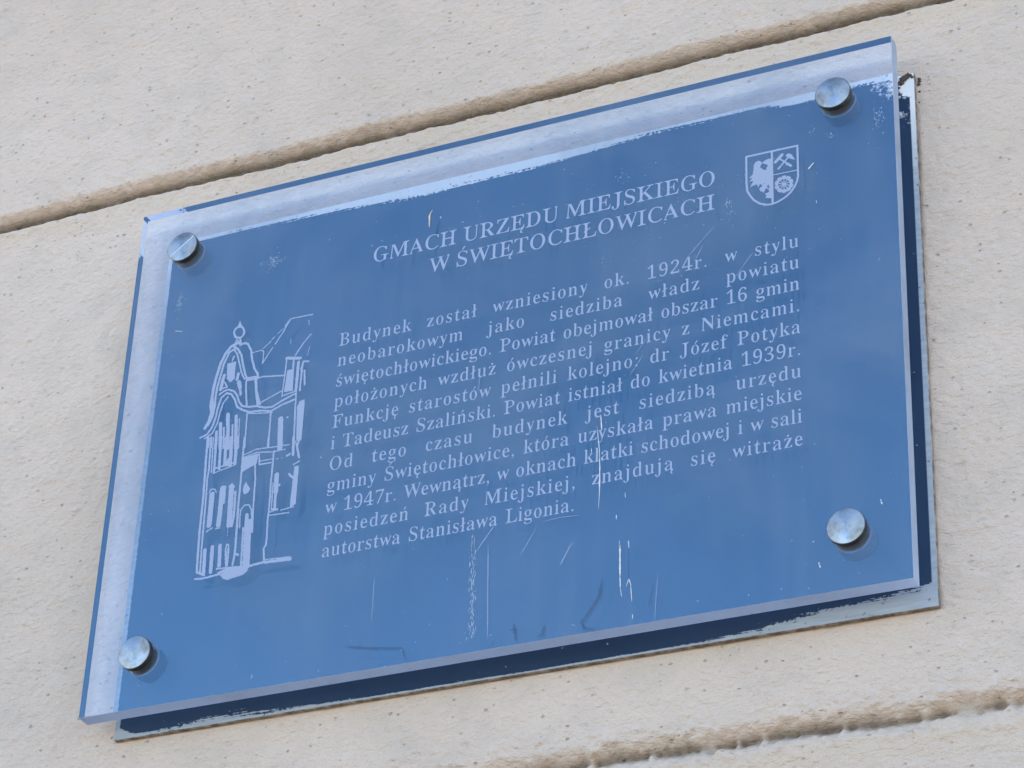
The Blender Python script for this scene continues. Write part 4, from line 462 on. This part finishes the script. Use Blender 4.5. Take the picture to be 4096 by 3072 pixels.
ACC = {'Ę': 'E', 'ę': 'e', 'ą': 'a', 'ł': 'l', 'Ł': 'L', 'ó': 'o', 'Ó': 'O', 'ś': 's', 'Ś': 'S', 'ż': 'z', 'ź': 'z', 'ń': 'n', 'ć': 'c'}
WF = 0.90
def circle(cx_, cy_, r, n=14): return [(cx_ + r * math.cos(2 * math.pi * i / n), cy_ + r * math.sin(2 * math.pi * i / n)) for i in range(n)]
def glyph(c):
    """-> advance, outline polygons, extra polygons laid on top (em units / 1000)"""
    if c == ' ': return 250, [], []
    if c == '.': return 250, [circle(125, 45, 50)], []
    if c == ':': return 278, [circle(139, 45, 50), circle(139, 400, 50)], []
    if c == ',': return 250, [[(70, 50), (90, 88), (130, 100), (170, 85), (190, 40), (175, -40), (130, -110), (75, -145), (70, -130), (115, -90), (140, -30), (125, 0), (90, 5)]], []
    b = ACC.get(c, c)
    adv, ps = GLY[b]
    base = [[(p[i], p[i + 1]) for i in range(0, len(p), 2)] for p in ps]
    xs = [q[0] for p in base for q in p]; xm = (min(xs) + max(xs)) / 2; top = max(q[1] for p in base for q in p); xr = max(xs)
    ex = []
    if c in 'ÓóŚśźńć': ex.append([(xm - 30, top + 40), (xm + 5, top + 40), (xm + 120, top + 160), (xm + 100, top + 195), (xm + 55, top + 190)])
    if c == 'ż': ex.append(circle(xm, top + 115, 52))
    if c in 'łŁ':
        k = xm if c == 'ł' else xm - 95
        ym = 340
        ex.append([(k - 135, ym - 95), (k + 135, ym + 55), (k + 135, ym + 100), (k - 135, ym - 50)])
    if c in 'ąęĘ':
        k = xr - (60 if c == 'ą' else (150 if c == 'ę' else 110))
        ex.append([(k, 8), (k - 55, -55), (k - 75, -110), (k - 55, -165), (k, -190), (k + 65, -175), (k + 62, -155), (k + 15, -160), (k - 8, -135), (k - 5, -95), (k + 25, -45), (k + 62, 8)])
    return adv, base, ex
def width(s): return sum(glyph(c)[0] for c in s)
def curve_mesh(polys, z=0.0):
    cu = bpy.data.curves.new('letter_curve', 'CURVE'); cu.dimensions = '2D'; cu.fill_mode = 'BOTH'
    for P in polys:
        sp = cu.splines.new('POLY'); sp.points.add(len(P) - 1)
        sp.points.foreach_set('co', [v for q in P for v in (q[0], q[1], z, 1)])
        sp.use_cyclic_u = True
    o = bpy.data.objects.new('letter_curve', cu); COL.objects.link(o)
    me = bpy.data.meshes.new_from_object(o, depsgraph=None) if False else o.to_mesh()
    V = [tuple(v.co) for v in me.vertices]; F = [tuple(p.vertices) for p in me.polygons]
    o.to_mesh_clear(); bpy.data.objects.remove(o); bpy.data.curves.remove(cu)
    return V, F
def fix(V, z): return [(x, y, z) for x, y, _ in V]
def text_line(name, s, x0, x1, y, em, wf, just=True, align='L'):
    """sets one line; justified lines spread their words (and very loose ones their letters) to the full measure"""
    k = em / 1000
    words = s.split()
    spread, gap, ls = 0.0, 0.25 * em, 0.0
    nat = sum(width(w) for w in words) * k * wf + gap * (len(words) - 1)
    if just:
        free = (x1 - x0) - nat
        nl = sum(len(w) for w in words)
        ls = max(-0.35e-3, min(0.75e-3, free / (nl + 4.5 * (len(words) - 1))))
        gap += (free - ls * (nl - len(words))) / max(1, len(words) - 1)
    elif align == 'R': x0 = x1 - nat
    A, B = [], []
    x = x0
    for w in words:
        for i, c in enumerate(w):
            adv, base, ex = glyph(c)
            A += [[(x + px * k * wf, y + py * k) for px, py in P] for P in base]
            B += [[(x + px * k * wf, y + py * k) for px, py in P] for P in ex]
            x += adv * k * wf + (ls if i < len(w) - 1 else 0)
        x += gap
    V, F = curve_mesh(A); V = fix(V, 0.00010)
    if B:
        V2, F2 = curve_mesh(B); n = len(V); V += fix(V2, 0.00016); F += [tuple(i + n for i in f) for f in F2]
    me = bpy.data.meshes.new(name); me.from_pydata(V, [], F)
    return link(name, me, M['ink'], glass)
HEAD = [('GMACH URZĘDU MIEJSKIEGO', -0.0962, 0.1705, 0.1188), ('W ŚWIĘTOCHŁOWICACH', -0.0492, 0.1700, 0.0983)]
for s, a, b, y in HEAD:
    w0 = width(s.replace(' ', '')) + 250 * s.count(' ')
    em = 0.0188
    o = text_line('heading_line', s, a, b, y, em, (b - a) / (w0 * em / 1000), just=False)
BODY = ['Budynek został wzniesiony ok. 1924r. w stylu', 'neobarokowym jako siedziba władz powiatu', 'świętochłowickiego. Powiat obejmował obszar 16 gmin',
        'położonych wzdłuż ówczesnej granicy z Niemcami.', 'Funkcję starostów pełnili kolejno: dr Józef Potyka', 'i Tadeusz Szaliński. Powiat istniał do kwietnia 1939r.',
        'Od tego czasu budynek jest siedzibą urzędu', 'gminy Świętochłowice, która uzyskała prawa miejskie', 'w 1947r. Wewnątrz, w oknach klatki schodowej i w sali',
        'posiedzeń Rady Miejskiej, znajdują się witraże', 'autorstwa Stanisława Ligonia.']
for i, s in enumerate(BODY):
    y = 0.0520 - 0.01717 * i
    last = i == len(BODY) - 1
    text_line('inscription_line', s, -0.1182, 0.2305 if not last else 0.0712, y, 0.0158, WF * (1.0 if not last else 0.97), just=True)

# ------------------------------------------------------------------ drawn marks: field of distances -> outline mesh
def field_mesh(name, strokes, polys, holes, mat, step=0.28, z=0.0001, jitter=0.10, parent=None, seed=5):
    pts = [p for _, s in strokes for p in s] + [p for s in polys for p in s]
    a = np.array(pts); pad = 3.0
    xs = np.arange(a[:, 0].min() - pad, a[:, 0].max() + pad, step); ys = np.arange(a[:, 1].min() - pad, a[:, 1].max() + pad, step)
    X, Y = np.meshgrid(xs, ys, indexing='ij'); Fd = np.full(X.shape, -9.0)
    def win(x0, x1, y0, y1, r):
        i0, i1 = np.searchsorted(xs, (x0 - r, x1 + r)); j0, j1 = np.searchsorted(ys, (y0 - r, y1 + r)); return slice(i0, i1), slice(j0, j1)
    def seg(p, q, r, G, w):
        Xw, Yw = X[w], Y[w]; dx, dy = q[0] - p[0], q[1] - p[1]
        t = np.clip(((Xw - p[0]) * dx + (Yw - p[1]) * dy) / (dx * dx + dy * dy + 1e-9), 0, 1)
        d = np.hypot(Xw - p[0] - t * dx, Yw - p[1] - t * dy)
        return d
    for r, s in strokes:
        for p, q in zip(s, s[1:]):
            w = win(min(p[0], q[0]), max(p[0], q[0]), min(p[1], q[1]), max(p[1], q[1]), r + 1.5)
            Fd[w] = np.maximum(Fd[w], r - seg(p, q, r, Fd, w))
    def inside(P):
        c = np.zeros(X.shape, bool); n = len(P)
        for i in range(n):
            (x1, y1), (x2, y2) = P[i], P[(i + 1) % n]
            if y1 == y2: continue
            c ^= ((y1 > Y) != (y2 > Y)) & (X < (x2 - x1) * (Y - y1) / (y2 - y1) + x1)
        return c
    def sdf(P):
        d = np.full(X.shape, 9.0); w = (slice(None), slice(None))
        for p, q in zip(P, P[1:] + P[:1]): d = np.minimum(d, seg(p, q, 0, None, w))
        return np.where(inside(P), d, -d)
    for P in polys: Fd = np.maximum(Fd, sdf([tuple(p) for p in P]))
    for P in holes: Fd = np.minimum(Fd, -sdf([tuple(p) for p in P]))
    Fd += jitter * vnoise(X, Y, 0.9, seed) + jitter * 0.7 * vnoise(X, Y, 0.45, seed + 1)
    V, F, key = [], [], {}
    def gv(i, j):
        k = (i, j)
        if k not in key: key[k] = len(V); V.append((xs[i] / 1000, ys[j] / 1000, z))
        return key[k]
    def ev(i, j, i2, j2):
        k = (i, j, i2, j2) if (i, j) < (i2, j2) else (i2, j2, i, j)
        if k not in key:
            a_, b_ = Fd[k[0], k[1]], Fd[k[2], k[3]]; t = a_ / (a_ - b_)
            key[k] = len(V); V.append(((xs[k[0]] + t * (xs[k[2]] - xs[k[0]])) / 1000, (ys[k[1]] + t * (ys[k[3]] - ys[k[1]])) / 1000, z))
        return key[k]
    S = Fd > 0
    any_ = S[:-1, :-1] | S[1:, :-1] | S[1:, 1:] | S[:-1, 1:]
    for i, j in zip(*np.nonzero(any_)):
        cs = [(i, j), (i + 1, j), (i + 1, j + 1), (i, j + 1)]; f = []
        for n_ in range(4):
            c0, c1 = cs[n_], cs[(n_ + 1) % 4]
            if S[c0]: f.append(gv(*c0))
            if S[c0] != S[c1]: f.append(ev(*c0, *c1))
        if len(f) >= 3: F.append(tuple(int(v) for v in f))
    me = bpy.data.meshes.new(name); me.from_pydata(V, [], F)
    return link(name, me, mat, parent or glass)
D['S'] = [(r * 0.96, [tuple(p) for p in s]) for r, s in D['S']]; D['CS'] = [(r, [tuple(p) for p in s]) for r, s in D['CS']]
field_mesh('building_drawing', D['S'], D['P'], [], M['ink'], step=0.22, jitter=0.17)
field_mesh('coat_of_arms', D['CS'], D['CP'] + [D['EG']], D['EH'], M['ink'], step=0.2, jitter=0.04, seed=9)

def ribbon(name, s, r, mat, z=0.0003, parent=None, taper=True):
    """a thin raised or cut line along points s (mm), half width r (mm)"""
    P = [Vector(p) for p in s]; Q = []
    for a, b in zip(P, P[1:]):
        n = max(2, int((b - a).length / 1.2))
        Q += [a.lerp(b, i / n) for i in range(n)]
    Q.append(P[-1]); n = len(Q); V = []
    for i, q in enumerate(Q):
        t = (Q[min(i + 1, n - 1)] - Q[max(i - 1, 0)]).normalized(); m_ = Vector((-t.y, t.x))
        w = r * (0.65 + 0.5 * random.random()) * (min(1, 0.25 + 5 * min(i, n - 1 - i) / n) if taper else 1)
        for sgn in (1, -1): V.append(((q.x + m_.x * w * sgn) / 1000, (q.y + m_.y * w * sgn) / 1000, z))
    F = [(2 * i, 2 * i + 1, 2 * i + 3, 2 * i + 2) for i in range(n - 1)]
    me = bpy.data.meshes.new(name); me.from_pydata(V, [], F)
    return link(name, me, mat, parent or glass)
for k, (r, s) in enumerate(D['SC']): ribbon('scratch', s, r * 0.8, M['paint'] if k in (14, 15) else M['scratch'], z=0.00030 + 0.00002 * k)
for k, (r, s) in enumerate(D['FN']): ribbon('faint_scratch', s, r * 1.3, M['faint'], z=0.0009 + 0.00002 * k)
for k, (r, s) in enumerate(D['DK']): ribbon('smear_and_shadow', s, r * 1.3, M['smear_shade'], z=0.0013 + 0.00002 * k)  # last stroke is the drip's shadow, painted; the rest are residue smears
def flecks(name, spots, mat, z=0.00022):
    V, F = [], []
    for x, y, r, *k in spots:
        lng = k[0] if k else 1.0; n = 6; b = len(V); a0 = random.random() * 6.28; e = random.uniform(0.5, 1.0)
        for i in range(n):
            rr = r * random.uniform(0.5, 1.2); a = a0 + i * 2 * math.pi / n
            V.append(((x + rr * math.cos(a) * e) / 1000, (y + rr * math.sin(a) * lng) / 1000, z + len(F) * 1e-7))
        F.append(tuple(range(b, b + n)))
    me = bpy.data.meshes.new(name); me.from_pydata(V, [], F)
    o = link(name, me, mat, glass); o['kind'] = 'stuff'
    return o
sp = []
for (px, py), (sx, sy, n, rm) in zip(D['patch'], [(7, 4.5, 120, .55), (2.4, 9, 80, .55), (12, 5, 40, .4), (4, 7, 55, .6), (3, 3, 16, .6), (2.5, 3, 14, .6), (3.5, 3.5, 26, .6), (3, 3, 16, .5), (6, 8, 24, .4), (6, 6, 18, .6)]):
    for _ in range(n): sp.append((random.gauss(px, sx * .55), random.gauss(py, sy * .55), random.uniform(.2, 1) * rm))
for _ in range(210): sp.append((random.uniform(-20, 270), random.uniform(40, 150), random.uniform(.15, .42)))
for _ in range(330): sp.append((random.uniform(-275, 290), random.uniform(-200, 190), random.uniform(.12, .36)))
(sx0, sy0), (sx1, sy1) = D['STK']
for _ in range(190):
    t = random.random(); sp.append((sx0 + (sx1 - sx0) * t + random.gauss(0, 0.8 + 1.2 * t), sy0 + (sy1 - sy0) * t, random.uniform(.12, .36), random.uniform(1.5, 9)))
flecks('dust_flecks', sp, M['fleck'])
# bright line scored across the upper left cap
me = bpy.data.meshes.new('score_line'); R9 = 0.0120; a = math.radians(38)
me.from_pydata([(R9 * math.cos(a) * s + w * -math.sin(a), R9 * math.sin(a) * s + w * math.cos(a), 0.00556) for s, w in ((-1, -.00022), (1, -.00035), (1, .00035), (-1, .00022))], [], [(0, 1, 2, 3)])
o = link('score_line', me, mat_simple('bright_scored_steel', (0.9, 0.85, 0.8), 0.35, 1.0), studs[0])

# ------------------------------------------------------------------ crumbled mortar at the panel's upper right corner, a child of the wall
def crumb(x, y, r, seed, zs, zb):
    bm = bmesh.new(); bmesh.ops.create_icosphere(bm, subdivisions=3, radius=1)
    rg = np.random.default_rng(seed); ph = rg.uniform(0, 6, 9)
    for v in bm.verts:
        c = v.co; k = 1 + .30 * math.sin(3.1 * c.x + ph[0]) * math.sin(2.7 * c.y + ph[1]) + .22 * math.sin(7 * c.x + 5 * c.z + ph[2]) + .18 * math.sin(11 * c.y + ph[3]) * math.sin(9 * c.z + ph[4])
        v.co = Vector((x + c.x * k * r, y + c.y * k * r * .8, zb + max(-0.0004, c.z * k * r * zs)))
    return done(bm, 'mortar_crumb')
for k, (x, y, r, zs, zb) in enumerate([(.3015, .1905, .0027, .7, ZP), (.2985, .1868, .0022, .7, ZP), (.3000, .1885, .0018, .9, ZP), (.3050, .1918, .0021, .6, ZP), (.2965, .1835, .0016, .6, ZP), (.3070, .1900, .0013, .6, ZP), (.3035, .1930, .0015, .6, ZP),
        (.3110, .1900, .0014, .8, ZW), (.3109, .1882, .0011, .8, ZW), (.3104, .1858, .0012, .8, ZW), (.3106, .1795, .0008, .7, ZW), (.3103, .1700, .0007, .6, ZW)]):
    on_panel = zb == ZP
    o = link('mortar_crumb', crumb(x, y, r, k, zs, zb), M['mortar'], panel if on_panel else wall, smooth=False)
